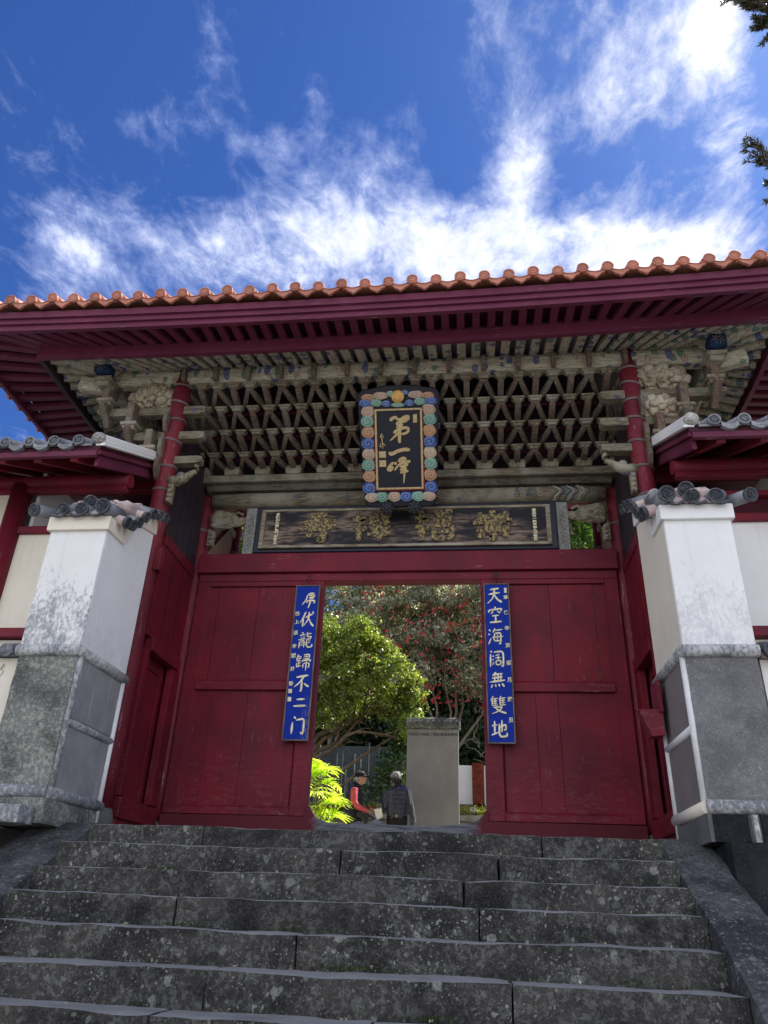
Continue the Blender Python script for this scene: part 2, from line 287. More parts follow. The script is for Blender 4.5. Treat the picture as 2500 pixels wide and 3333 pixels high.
# ------------------------------------------------------------------ mesh helpers
class MB:
    def __init__(s): s.v = []; s.f = []; s.mi = []; s.cur = 0; s.sm = []; s.smooth = False
    def add(s, vs, fs):
        o = len(s.v); s.v += [tuple(v) for v in vs]
        for f in fs: s.f.append(tuple(i+o for i in f)); s.mi.append(s.cur); s.sm.append(s.smooth)
        return s
    def box(s, x0, x1, y0, y1, z0, z1):
        return s.add([(x, y, z) for z in (z0, z1) for y in (y0, y1) for x in (x0, x1)],
                     [(0, 2, 3, 1), (4, 5, 7, 6), (0, 1, 5, 4), (2, 6, 7, 3), (0, 4, 6, 2), (1, 3, 7, 5)])
    def beam(s, p0, p1, w, h, upv=(0, 0, 1), w1=None, h1=None):
        p0, p1 = Vector(p0), Vector(p1); d = (p1-p0).normalized(); a = d.cross(Vector(upv)).normalized(); b = a.cross(d)
        w1 = w if w1 is None else w1; h1 = h if h1 is None else h1; vs = []
        for p, ww, hh in ((p0, w, h), (p1, w1, h1)):
            for i, j in ((-1, -1), (1, -1), (1, 1), (-1, 1)): vs.append(p+a*i*ww/2+b*j*hh/2)
        return s.add(vs, [(0, 1, 2, 3), (7, 6, 5, 4), (0, 4, 5, 1), (1, 5, 6, 2), (2, 6, 7, 3), (3, 7, 4, 0)])
    def tube(s, pts, rad, n=10, cap=True, sq=(1, 1)):
        pts = [Vector(p) for p in pts]; k = len(pts)
        if not hasattr(rad, '__len__'): rad = [rad]*k
        vs = []; ref = None
        for i, p in enumerate(pts):
            d = (pts[min(i+1, k-1)]-pts[max(i-1, 0)]).normalized()
            if ref is None: ref = Vector((0, 0, 1)) if abs(d.z) < .9 else Vector((1, 0, 0))
            a = d.cross(ref).normalized(); b = a.cross(d).normalized(); ref = b
            for j in range(n):
                t = 2*PI*j/n; vs.append(p+a*math.cos(t)*rad[i]*sq[0]+b*math.sin(t)*rad[i]*sq[1])
        fs = [(i*n+j, i*n+(j+1) % n, (i+1)*n+(j+1) % n, (i+1)*n+j) for i in range(k-1) for j in range(n)]
        sm = s.smooth; s.smooth = True; s.add(vs, fs); s.smooth = sm
        if cap:
            o = len(s.v)-k*n
            s.f += [tuple(o+j for j in reversed(range(n))), tuple(o+(k-1)*n+j for j in range(n))]; s.mi += [s.cur]*2; s.sm += [False]*2
        return s
    def lathe(s, prof, c, n=24, axis='z'):
        vs = []
        for r, h in prof:
            for j in range(n):
                t = 2*PI*j/n; a, b = r*math.cos(t), r*math.sin(t)
                vs.append((c[0]+a, c[1]+b, c[2]+h) if axis == 'z' else ((c[0]+a, c[1]-h, c[2]+b) if axis == 'y' else (c[0]+h, c[1]+a, c[2]+b)))
        k = len(prof); fs = [(i*n+j, i*n+(j+1) % n, (i+1)*n+(j+1) % n, (i+1)*n+j) for i in range(k-1) for j in range(n)]
        sm = s.smooth; s.smooth = True; s.add(vs, fs); s.smooth = sm; o = len(s.v)-k*n
        s.f += [tuple(o+j for j in range(n)), tuple(o+(k-1)*n+j for j in range(n))]; s.mi += [s.cur]*2; s.sm += [False]*2
        return s
    def prism(s, poly, a, b, plane='xz'):   # polygon in a plane, extruded from a to b along the third axis
        n = len(poly)
        def P(u, v, w): return {'xz': (u, w, v), 'yz': (w, u, v), 'xy': (u, v, w)}[plane]
        s.add([P(u, v, a) for u, v in poly]+[P(u, v, b) for u, v in poly],
              [tuple(range(n)), tuple(range(2*n-1, n-1, -1))]+[(i, i+n, (i+1) % n+n, (i+1) % n) for i in range(n)])
        return s
    def ell(s, c, r, n=12, m_=8, M=None, fn=None):
        vs = []; fs = []
        for i in range(m_+1):
            ph = PI*i/m_
            for j in range(n):
                t = 2*PI*j/n; k = Vector((math.sin(ph)*math.cos(t), math.sin(ph)*math.sin(t), math.cos(ph)))
                if fn: k = k*fn(k)
                k = Vector((k.x*r[0], k.y*r[1], k.z*r[2]))
                if M: k = M @ k
                vs.append(Vector(c)+k)
        for i in range(m_):
            for j in range(n): fs.append((i*n+j, (i+1)*n+j, (i+1)*n+(j+1) % n, i*n+(j+1) % n))
        sm = s.smooth; s.smooth = True; s.add(vs, fs); s.smooth = sm; return s
    def build(s, name, mats, parent=None, bevel=0., seg=1):
        me = bpy.data.meshes.new(name)
        off = world_of(parent); me.from_pydata([(v[0]-off[0], v[1]-off[1], v[2]-off[2]) for v in s.v], [], s.f)
        if not isinstance(mats, (list, tuple)): mats = [mats]
        for q in mats: me.materials.append(q)
        me.polygons.foreach_set('material_index', s.mi); me.polygons.foreach_set('use_smooth', s.sm)
        bm = bmesh.new(); bm.from_mesh(me); bmesh.ops.recalc_face_normals(bm, faces=bm.faces); bm.to_mesh(me); bm.free()
        me.update(); o = bpy.data.objects.new(name, me); COL.objects.link(o)
        if parent: o.parent = parent
        if bevel:
            b = o.modifiers.new('bevel', 'BEVEL'); b.width = bevel; b.segments = seg; b.limit_method = 'ANGLE'; b.angle_limit = R(40)
        return o
def world_of(o):
    v = Vector((0, 0, 0))
    while o: v = v+o.location; o = o.parent
    return v
def thing(name, loc, label, cat, group=None):
    o = bpy.data.objects.new(name, None); COL.objects.link(o); o.location = loc; o.empty_display_size = .2
    o['label'] = label; o['category'] = cat
    if group: o['group'] = group
    return o
def tag(o, label, cat, group=None):
    o['label'] = label; o['category'] = cat
    if group: o['group'] = group
    return o
def roughen(o, cuts, amp, scale=3., seed=0, weld=True):
    """subdivide a blocky mesh and push its vertices about so edges are worn"""
    bm = bmesh.new(); bm.from_mesh(o.data)
    if weld: bmesh.ops.remove_doubles(bm, verts=bm.verts, dist=1e-4)
    for it in range(8):
        es = [e for e in bm.edges if e.calc_length() > cuts]
        if not es: break
        bmesh.ops.subdivide_edges(bm, edges=es, cuts=1, use_grid_fill=True)
    bmesh.ops.recalc_face_normals(bm, faces=bm.faces); bm.normal_update()
    disp = []
    for v in bm.verts:
        p = v.co*scale+Vector((seed*7.3, seed*3.1, 0))
        k = mnoise.noise(p)*.7+mnoise.noise(p*2.7)*.35+mnoise.noise(p*7.)*.15
        edge = 1. if all(f.normal.dot(v.normal) > .95 for f in v.link_faces) else 1.8
        disp.append(v.normal*(k*amp*edge-(amp*.6 if edge > 1 else 0)))
    for v, d in zip(bm.verts, disp): v.co += d
    bm.normal_update()
    for f in bm.faces: f.smooth = True
    for e in bm.edges:
        if len(e.link_faces) == 2 and e.calc_face_angle(0) > R(32): e.smooth = False
    bm.to_mesh(o.data); bm.free()
    return o

def text_mesh(s, size, thick=.0, depth=.004):
    """mesh verts/faces of a line of characters, centred on the origin, upright in XZ, facing -Y"""
    c = bpy.data.curves.new('t', 'FONT'); c.body = s; c.size = size; c.offset = thick; c.extrude = depth; c.resolution_u = 3
    c.align_x = 'CENTER'; c.align_y = 'CENTER'
    o = bpy.data.objects.new('t', c); COL.objects.link(o); bpy.context.view_layer.update()
    me = bpy.data.meshes.new_from_object(o.evaluated_get(bpy.context.evaluated_depsgraph_get()))
    vs = [Vector((v.co.x, -v.co.z, v.co.y)) for v in me.vertices]; fs = [tuple(p.vertices) for p in me.polygons]
    bpy.data.objects.remove(o); bpy.data.curves.remove(c); bpy.data.meshes.remove(me)
    if vs:
        cx = (max(v.x for v in vs)+min(v.x for v in vs))/2; cz = (max(v.z for v in vs)+min(v.z for v in vs))/2
        vs = [v-Vector((cx, 0, cz)) for v in vs]
    return vs, fs
def put_text(mb, s, pos, size, thick=.0, depth=.004, M=None, shear=0., sx=1., rng=None):
    vs, fs = text_mesh(s, size, thick, depth)
    if rng is not None:
        sc = size
        vs = [Vector((v.x+sc*.05*math.sin(v.z/sc*5+rng), v.y, v.z+v.x*.16+sc*.03*math.sin(v.x/sc*6+rng*2))) for v in vs]
    vs = [Vector((v.x*sx+v.z*shear, v.y, v.z)) for v in vs]
    if M: vs = [M @ v for v in vs]
    mb.add([v+Vector(pos) for v in vs], fs)

def stroke(mb, pts, w, y, depth, M=None, off=Vector((0, 0, 0))):
    """a brush stroke: variable-width ribbon with round ends, facing -Y"""
    pts = [Vector((p[0], 0, p[1])) for p in pts]; res = []
    for i in range(len(pts)-1):
        for k in range(5): res.append(pts[i].lerp(pts[i+1], k/5))
    res.append(pts[-1])
    for _ in range(2): res = [res[0]]+[(res[i-1]+res[i]*2+res[i+1])/4 for i in range(1, len(res)-1)]+[res[-1]]
    n = len(res); L = []; Rr = []
    for i, p in enumerate(res):
        d = (res[min(i+1, n-1)]-res[max(i-1, 0)]).normalized(); a = Vector((-d.z, 0, d.x))
        t = i/(n-1); ww = (w[0]*(1-t)+w[1]*t)/2; ed = min(1, .45+min(i, n-1-i)*.35); L.append(p+a*ww*ed); Rr.append(p-a*ww*ed)
    loop = L+Rr[::-1]; k = len(loop)
    f3 = [v+Vector((0, y-depth, 0)) for v in loop]; b3 = [v+Vector((0, y, 0)) for v in loop]
    fs = [(i, i+1, k-2-i, k-1-i) for i in range(n-1)]+[(i, i+k, (i+1) % k+k, (i+1) % k) for i in range(k)]
    vs = f3+b3
    if M: vs = [M @ v for v in vs]
    mb.add([v+off for v in vs], fs)

# brush strokes of the large characters, each "x,y x,y ...|start width,end width" in a 0-100 square
BRUSH = {
'虎': ['40,14 55,4 86,2|9,9', '40,14 31,45 2,78|10,4', '48,18 90,13 88,25 50,31|8,8', '50,38 88,33|8,8', '34,66 40,50 95,50 88,70|9,9', '62,44 59,74 48,100|11,5'],
'伏': ['38,0 20,40 0,72|10,4', '22,38 20,96|10,9', '30,40 95,12|8,9', '62,2 60,40 50,64 24,93|10,5', '60,40 78,75 100,95|7,12', '84,0 94,9|8,6'],
'龍': ['22,0 34,7|7,7', '8,20 48,12|7,7', '18,28 24,37|6,6', '42,22 36,36|6,6', '0,47 52,39|7,7', '12,56 8,98|8,7', '13,55 44,52 42,95|7,7', '15,68 40,66|5,5', '15,81 40,79|5,5', '62,0 62,30 92,27|8,7', '64,12 92,8|6,6', '92,27 86,43 60,45|7,7', '61,45 60,80 72,95 100,90 98,74|8,8', '70,56 86,54|5,5', '70,67 86,65|5,5'],
'歸': ['14,0 5,14|7,5', '4,16 30,12 28,25 5,28|6,6', '4,16 3,40 32,36|7,6', '17,40 16,70|7,7', '18,53 32,51|6,6', '4,50 4,78 36,66|7,5', '50,4 90,0 88,27|7,7', '50,15 84,12|6,6', '46,29 92,24|7,7', '42,46 43,38 100,34 95,46|8,8', '50,56 48,82|7,7', '51,56 92,52 90,80 82,78|7,7', '70,42 70,100|9,5'],
'不': ['10,13 92,2|12,12', '64,8 36,45 0,70|11,5', '52,34 50,96 40,90|11,8', '66,50 100,70|8,13'],
'二': ['22,14 86,10|12,12', '0,86 98,82|12,13'],
'门': ['20,0 33,12|11,8', '12,30 10,96|11,11', '34,20 90,10 88,98 68,88|10,10'],
'天': ['20,10 82,2|12,11', '10,40 86,30|11,11', '50,6 48,40 34,70 0,98|11,5', '48,42 70,75 100,92|7,14'],
'空': ['50,0 53,10|9,8', '6,36 10,20 98,12 88,30|9,9', '38,26 22,46|8,6', '62,26 86,40|7,9', '30,58 76,54|9,9', '53,58 53,92|9,9', '12,98 94,93|11,11'],
'海': ['4,6 15,18|8,8', '0,32 10,40|8,8', '0,96 18,60|8,6', '46,0 30,26|8,6', '40,14 95,8|8,8', '42,30 35,78 90,74|8,8', '43,31 85,28 80,96 68,91|8,7', '25,55 100,50|8,8', '58,38 63,46|6,6', '56,60 61,68|6,6'],
'濶': ['10,22 8,98|9,9', '10,5 20,13|9,8', '32,12 95,6 93,98 80,91|9,9', '24,32 31,40|7,7', '22,54 29,60|7,7', '20,88 33,70|7,5', '70,25 42,34|7,6', '40,48 80,44|7,7', '60,34 60,60|7,7', '45,64 46,88|7,7', '46,64 77,62 75,86 46,88|7,7'],
'無': ['42,0 18,22|9,6', '24,15 86,9|9,9', '14,35 84,28|9,9', '0,58 100,47|10,10', '34,16 31,52|8,8', '55,14 54,52|8,8', '74,12 72,48|8,8', '16,72 9,90|9,8', '36,70 39,86|8,8', '58,68 63,84|8,8', '78,66 94,86|8,11'],
'雙': ['20,0 2,26|8,5', '12,16 12,56|7,7', '15,17 48,13|6,6', '15,29 44,26|6,6', '15,42 44,39|6,6', '12,55 48,51|7,7', '30,15 30,52|6,6', '70,0 54,24|8,5', '62,14 62,54|7,7', '64,15 98,11|6,6', '64,27 94,24|6,6', '64,40 94,37|6,6', '62,53 99,49|7,7', '80,13 80,50|6,6', '18,65 80,61 50,86 8,100|8,5', '30,68 55,85 100,98|6,12'],
'地': ['4,31 40,25|9,9', '22,4 22,72|10,10', '0,81 43,66|9,8', '45,43 96,22 91,56 80,51|9,8', '69,0 67,66|10,9', '52,20 50,76 62,91 100,87 98,68|10,9'],
'寺': ['28,11 72,6|13,13', '50,0 50,30|13,13', '10,33 94,28|13,14', '2,53 100,48|13,15', '66,40 66,95 50,90|15,13', '25,66 38,78|14,13'],
'禪': ['12,0 24,10|13,12', '2,25 38,20 5,56|12,9', '20,42 20,98|13,12', '26,52 38,62|11,10', '48,5 64,5 62,20 48,20 48,5|8,8', '76,4 93,4 92,20 76,20 76,4|8,8', '50,31 50,61|9,9', '50,31 92,30 92,61|9,9', '52,46 90,45|8,8', '50,61 92,60|9,9', '41,77 100,74|12,13', '71,30 71,100|12,11'],
'福': ['12,0 24,10|13,12', '2,25 38,20 5,56|12,9', '20,42 20,98|13,12', '26,52 38,62|11,10', '48,6 96,3|11,12', '53,18 90,17 88,34 55,36 53,18|9,9', '48,50 50,96|10,10', '48,50 95,48 94,93 50,95|10,10', '51,73 93,71|8,8', '71,50 71,94|8,8'],
'崇': ['50,0 50,22|13,12', '19,8 20,26 82,24 83,5|12,12', '50,28 51,36|10,10', '9,50 10,38 93,36 86,50|12,12', '30,54 72,52|10,10', '10,68 92,65|12,13', '50,68 50,98 40,93|13,11', '30,76 14,93|12,10', '68,76 87,92|11,13'],
}
def brush(mb, ch, cx, cz, w, h, y, depth, fat=1.):
    for i, st_ in enumerate(BRUSH[ch]):
        p, ww = st_.split('|'); pts = [tuple(float(v)/100 for v in q.split(',')) for q in p.split()]; w0, w1 = (float(v)/100*w*fat for v in ww.split(','))
        stroke(mb, [(cx+(a-.5)*w, cz-(b-.5)*h-(a-.5)*-.02*w) for a, b in pts], (w0, w1), y-.0006*i, depth)

# ================================================================== GATE
X, ZC = 2.79, 0.0
gate = thing('temple_gate', (0, 8.7, 0), 'red timber temple gate with orange tiled roof and honeycomb brackets above the steps', 'temple gate')
def eup(x): return .004*x*x+.011*x      # the eaves lift towards the corners

# columns
def column(x, y, z1, r, rings, base=True):
    mb = MB(); n = 9
    mb.tube([(x+(0.05*(-1 if x > 0 else 1))*0, y, .2+(z1-.2)*i/n) for i in range(n+1)], [r*(1.04-.06*i/n) for i in range(n+1)], 28)
    c = mb.build('column', REDC, gate)
    if base:
        b = MB().lathe([(.10, .0), (.125, .02), (.145, .10), (.142, .17), (.118, .26)], (x, y, 0), 28).build('column_base', BASE, c)
    for z in rings:
        w = MB(); tl = random.uniform(-.02, .02)
        for dz in (0, .016):
            w.tube([(x+math.cos(t)*(r+.008), y+math.sin(t)*(r+.008), z+dz+tl*math.cos(t)*1.4+.012*math.sin(t)) for t in [2*PI*k/24 for k in range(25)]], .0050, 6, False)
        w.build('binding_ring', WIRE, c)
    return c
column(-X, 7.5, 5.56, .112, (5.33, 5.07, 4.80, 4.50, 4.12, 3.80, 3.42))
column(X, 7.5, 5.60, .112, (5.33, 5.10, 4.86, 4.60, 4.28, 3.95, 3.60))
for s in (-1, 1):
    column(s*2.70, 8.72, 4.56, .105, (3.87,))
    column(s*2.72, 10.0, 5.5, .105, (4.15,))

# transom zone beams across the mid posts
MB().box(-2.62, 2.62, 8.55, 8.80, 3.212, 3.475).build('lintel', REDX, gate, .012, 2)
MB().box(-2.60, 2.60, 8.60, 8.78, 3.105, 3.210).build('door_head', REDX, gate, .006)
mb = MB(); mb.tube([(-2.56+5.12*i/12, 8.60, 4.262) for i in range(13)], [.102]+[.112]*11+[.102], 20); mb.build('round_beam', TANX, gate)
def chevrons(s, xs_, cols):
    for x, c_ in zip(xs_, cols):
        q = MB()
        for d in (-1, 1):
            pts = []
            for k in range(9):
                t = k/8; a = d*t*1.15; xx = x-abs(t)*.09+.012*math.sin(t*9); pts.append((s*xx, 8.60-.1135*math.cos(a), 4.262+.1135*math.sin(a)))
            q.tube(pts, .0075, 5)
        q.build('painted_chevron', c_, gate)
    for k in range(9):
        q = MB(); cx, cz = 1.45+.075*(k % 5)+.02*math.sin(k*3), (-.035 if k < 5 else .035); pts = []
        for a in range(14): t = a*.62; rr = .006+.0024*a; pts.append((s*(cx+math.cos(t)*rr*1.3), 8.60-math.sqrt(max(.001, .1135**2-(cz+math.sin(t)*rr)**2)), 4.262+cz+math.sin(t)*rr))
        q.tube(pts, .0045, 5); q.build('painted_scroll', cols[k % len(cols)], gate)
PGR = simple('faded green paint', (.05, .12, .09), .8); PBL = simple('faded blue paint', (.025, .045, .14), .8); PWH = simple('faded white paint', (.42, .38, .32), .8)
chevrons(1, (1.95, 2.0, 2.05, 2.12, 2.17, 2.22, 2.30, 2.36), (PGR, PWH, PBL, PGR, PWH, PBL, PWH, PGR))
MB().box(-2.66, 2.66, 8.50, 8.78, 4.378, 4.476).build('green_band', GREEN, gate, .006)
MB().box(-2.76, 2.76, 8.43, 8.78, 4.478, 4.585).build('plate_beam', TANX, gate, .012, 2)

# threshold with worn dip and the boards under the doors
prof = [(-2.6, .0), (2.6, .0), (2.6, .338), (.990, .345), (.985, .44), (.965, .46), (.93, .40), (.88, .355), (.80, .325), (.65, .300), (.45, .287), (.25, .285), (.05, .282)]
prof += [(-.10, .288), (-.15, .312), (-.20, .345), (-.235, .325), (-.28, .295), (-.33, .290), (-.39, .312), (-.43, .300), (-.50, .282), (-.65, .286), (-.75, .300), (-.84, .330), (-.89, .36), (-.93, .41), (-.965, .47), (-.985, .44), (-.990, .345), (-2.6, .338)]
def f_sill(N):
    c = N.coord(); g = N.coord(scale=(.5, 4, 6)); x = N.n('ShaderNodeSeparateXYZ', {0: c}).outputs
    b = N.noise(g, 8., 6, .7)
    red = N.mix(N.noise(c, 2., 4, .6), (.080, .0085, .018, 1), (.125, .012, .023, 1))
    gw = N.mix(N.ramp(b, .35, .65), (.06, .062, .075, 1), (.19, .195, .22, 1))
    ax = N.math('ABSOLUTE', x[0]); k = N.math('ADD', ax, N.math('MULTIPLY', N.math('SUBTRACT', N.noise(N.coord(scale=(1, 1, 2)), 7., 4, .6), .5), .22))
    return pbsdf(N, N.mix(N.ramp(k, .80, .93), gw, red), .7, N.bump(b, .5, .008), .3)
sill = MB(); sill.prism(prof, 8.57, 8.80, 'xz'); sill.build('threshold', material('worn threshold', f_sill), gate, .006)

# door leaves: stiles, rails, sunk boards with slit gaps
def leaf(s):
    def bx(m_, a, b, y0, y1, z0, z1): m_.box(min(s*a, s*b), max(s*a, s*b), y0, y1, z0, z1)
    fr = MB(); bx(fr, .968, 1.165, 8.60, 8.70, .350, 3.103); bx(fr, 2.445, 2.598, 8.60, 8.70, .350, 3.103)
    d = fr.build('door_leaf', RED, gate, .005)
    rl = MB(); bx(rl, 1.167, 2.443, 8.602, 8.698, .35, .43); rl.build('rail', REDX, d, .005)
    rl = MB(); bx(rl, 1.167, 2.443, 8.590, 8.698, 1.722, 1.83); rl.build('rail', REDX, d, .01, 2)
    rl = MB(); bx(rl, 1.167, 2.443, 8.602, 8.698, 3.04, 3.103); rl.build('rail', REDX, d, .005)
    for z0, z1, seams in ((.432, 1.72, (1.55, 1.80) if s > 0 else (1.79, 2.22)), (1.832, 3.038, (1.78, 2.30) if s > 0 else (1.80, 2.318))):
        xs = (1.167,)+seams+(2.443,)
        for i in range(3):
            g0 = .0012 if i else 0; g1 = .0012 if i < 2 else 0
            if z0 > 1 and i == 1: g1 = .007
            p = MB(); bx(p, xs[i]+g0, xs[i+1]-g1, 8.632-.003*(i % 2), 8.66, z0, z1); p.build('board', RED, d, .003)
        # chamfer moulding round the sunk field
        mo = MB()
        for a, b in ((1.167, 1.185), (2.425, 2.443)):
            xa, xb = (a, b)
            mo.prism([(s*1.167, 8.606), (s*1.19, 8.634), (s*1.167, 8.634)] if a < 2 else [(s*2.443, 8.606), (s*2.42, 8.634), (s*2.443, 8.634)], z0, z1, 'xy')
        mo.prism([(8.606, z0), (8.629, z0+.022), (8.629, z0)], min(s*1.167, s*2.443), max(s*1.167, s*2.443), 'yz')
        mo.build('moulding', RED, d)
    return d
leaf(-1); leaf(1)

# side panels between front columns and mid posts, with wicket doors
def side(s):
    xa, xb = s*2.68, s*2.75; a, b = min(xa, xb), max(xa, xb)
    o = MB(); o.box(a, b, 7.62, 8.62, 3.16, 3.30); r0 = o.build('side_rail', RED, gate, .006)
    MB().box(a+.012, b-.012, 7.60, 8.62, 2.07, 3.158).build('side_board', RED, gate, .003)
    for yy in (7.95, 8.28): MB().box(a+(.006 if s > 0 else .05), b-(.05 if s > 0 else .006), yy-.003, yy+.003, 2.07, 3.15).build('board_seam', REDD, gate)
    q = MB(); q.box(min(s*2.645, s*2.75), max(s*2.645, s*2.75), 7.70, 8.56, 1.92, 2.065); q.build('wicket_head', RED, gate, .006)
    q = MB(); q.box(min(s*2.66, s*2.74), max(s*2.66, s*2.74), 8.40, 8.63, .40, 1.918); q.box(min(s*2.66, s*2.74), max(s*2.66, s*2.74), 7.60, 7.70, .40, 1.918); q.build('wicket_jamb', RED, gate, .004)
    q = MB(); q.box(min(s*2.78, s*2.83), max(s*2.78, s*2.83), 7.52, 8.70, .0, 2.2); w = q.build('wicket_door', RED, gate, .003)
    q = MB(); q.box(min(s*2.765, s*2.779), max(s*2.765, s*2.779), 8.30, 8.38, .40, 1.85); q.box(min(s*2.765, s*2.779), max(s*2.765, s*2.779), 7.72, 8.30, 1.79, 1.85); q.build('frame', RED, w, .003)
    q = MB(); q.box(min(s*2.64, s*2.74), max(s*2.64, s*2.74), 7.60, 8.60, .19, .385); q.build('side_sill', RED, gate, .01, 2)
    q = MB(); q.box(min(s*2.67, s*2.73), max(s*2.67, s*2.73), 7.60, 8.62, .0, .189); q.build('base_board', REDX, gate, .004)
    # dark plank wall above, and behind towards the rear columns
    for k in range(5):
        MB().box(min(s*2.70, s*2.74), max(s*2.70, s*2.74), 7.61+k*.202, 7.61+(k+1)*.202-.004, 3.302, 4.9).build('dark_board', DARKW, gate, .003)
    for k in range(6):
        MB().box(min(s*2.70, s*2.74), max(s*2.70, s*2.74), 8.83+k*.18, 8.83+(k+1)*.18-.004, .1, 5.2).build('rear_board', BROWNW, gate, .003)
    MB().box(min(s*2.66, s*2.70), max(s*2.66, s*2.70), 8.83, 9.90, 4.36, 4.46).build('side_rail', TANZ, gate, .004)
    br = MB().beam((s*2.675, 8.84, 3.60), (s*2.675, 9.6, 4.36), .03, .07, (1, 0, 0)); br.build('diagonal_brace', BROWNW, gate, .004)
    # tenon block on the inside of the front column, carved noses
    MB().box(min(s*2.62, s*2.70), max(s*2.62, s*2.70), 7.42, 7.52, 2.76, 3.04).build('tenon_block', REDC, gate, .006)
    # tie beams running out sideways from the front column
    for z0, z1, xi, xo, m_ in ((4.90, 5.02, 2.42, 3.86, TANX), (4.52, 4.635, 2.38, 3.42, TANX), (4.17, 4.275, 2.36, 3.12, TANX)):
        p = [(s*xi, z0+.02), (s*xi, z1-.01), (s*(xi+.05), z1), (s*xo, z1), (s*xo, z0+(z1-z0)*.55), (s*(xo-.08), z0+.02), (s*(xo-.2), z0), (s*(xi+.08), z0)]
        MB().prism(p, 7.44, 7.56, 'xz').build('tie_beam', m_, gate, .01, 2)
    # elephant-nose carving below
    q = MB(); q.tube([(s*2.70, 7.47, 3.93), (s*2.60, 7.42, 3.90), (s*2.50, 7.40, 3.93), (s*2.42, 7.40, 4.0), (s*2.37, 7.40, 4.02)], [.075, .07, .055, .035, .03], 10)
    q.ell((s*2.56, 7.42, 3.98), (.055, .05, .045)); q.ell((s*2.49, 7.36, 3.93), (.012, .012, .012)); q.tube([(s*2.36, 7.40, 4.03), (s*2.355, 7.36, 4.06), (s*2.38, 7.34, 4.07)], .022, 8)
    q.build('nose_carving', CARV, gate)
    q = MB(); q.box(min(s*2.62, s*2.68), max(s*2.62, s*2.68), 7.38, 7.46, 3.60, 3.85)
    for k in range(4): q.ell((s*2.65, 7.385, 3.63+k*.062), (.038, .03, .03), 8, 6)
    q.build('tassel_carving', CARV, gate, .004)
    # plates set edge-on below the ties beside the column
    q = MB()
    for z in (4.68, 4.30, 4.02):
        q.prism([(7.30, z+.02), (7.30, z+.15), (7.34, z+.19), (7.40, z+.14), (7.42, z-.10), (7.36, z-.08)], min(s*2.83, s*2.88), max(s*2.83, s*2.88), 'yz')
    q.build('edge_plate', ARM, gate, .004)
side(-1); side(1)

# carved elephant brackets and fret strips in the transom
def carve(s):
    q = MB(); Y = 8.63
    q.tube([(s*2.56, Y, 3.98), (s*2.42, Y-.03, 4.0), (s*2.28, Y-.04, 3.98), (s*2.18, Y-.04, 3.95), (s*2.08, Y-.02, 3.98), (s*2.00, Y, 4.06), (s*1.97, Y, 4.12)], [.12, .13, .11, .07, .055, .045, .03], 12, sq=(.5, 1))
    q.ell((s*2.46, Y-.06, 4.0), (.10, .05, .12), 12, 8); q.ell((s*2.37, Y-.09, 3.99), (.022, .015, .012), 8, 6)
    q.ell((s*2.50, Y-.06, 3.90), (.06, .03, .04), 10, 6); q.ell((s*2.28, Y-.05, 3.90), (.09, .03, .03), 10, 6); q.ell((s*2.40, Y-.04, 3.87), (.14, .03, .02), 10, 6)
    for k in range(5): q.ell((s*(2.15+.03*k), Y-.02, 4.10-.014*abs(k-2)), (.022, .02, .02), 8, 6)
    q.build('elephant_carving', CARV, gate)
    q = MB(); q.prism([(s*2.58, 3.62), (s*2.50, 3.62), (s*2.50, 3.82), (s*2.58, 3.86)], Y-.04, Y+.04, 'xz')
    for k in range(3): q.ell((s*2.53, Y-.045, 3.66+k*.06), (.035, .02, .028), 8, 6)
    q.build('tassel_carving', CARV, gate, .004)
    q = MB(); q.box(min(s*1.945, s*2.085), max(s*1.945, s*2.085), 8.58, 8.66, 3.478, 4.15)
    st = q.build('fret_strip', FRET, gate, .006); q = MB()
    for k in range(9):
        z = 3.56+k*.055
        for (x0, z0, x1, z1) in ((1.975, z, 2.03, z+.055), (2.0, z+.012, 2.055, z-.04), (1.965, z+.03, 1.99, z+.055)):
            q.beam((s*x0, 8.577, z0), (s*x1, 8.577, z1), .007, .008, (0, 1, 0))
    q.build('fret', CARV, st)
    q = MB(); q.ell((s*2.105, 8.62, 3.80), (.022, .02, .09), 8, 8); q.ell((s*2.12, 8.62, 3.72), (.03, .02, .03), 8, 6); q.ell((s*2.10, 8.62, 3.88), (.015, .015, .03), 8, 6); q.build('scroll_carving', CARV, gate)
carve(-1); carve(1)
# rear transom seen through the gaps
MB().box(-2.66, 2.66, 9.95, 10.07, 3.98, 4.14).build('rear_tie_beam', DARKW, gate, .01)
MB().box(-2.66, 2.66, 9.93, 10.07, 4.86, 5.06).build('rear_tie_beam', REDX, gate, .01)

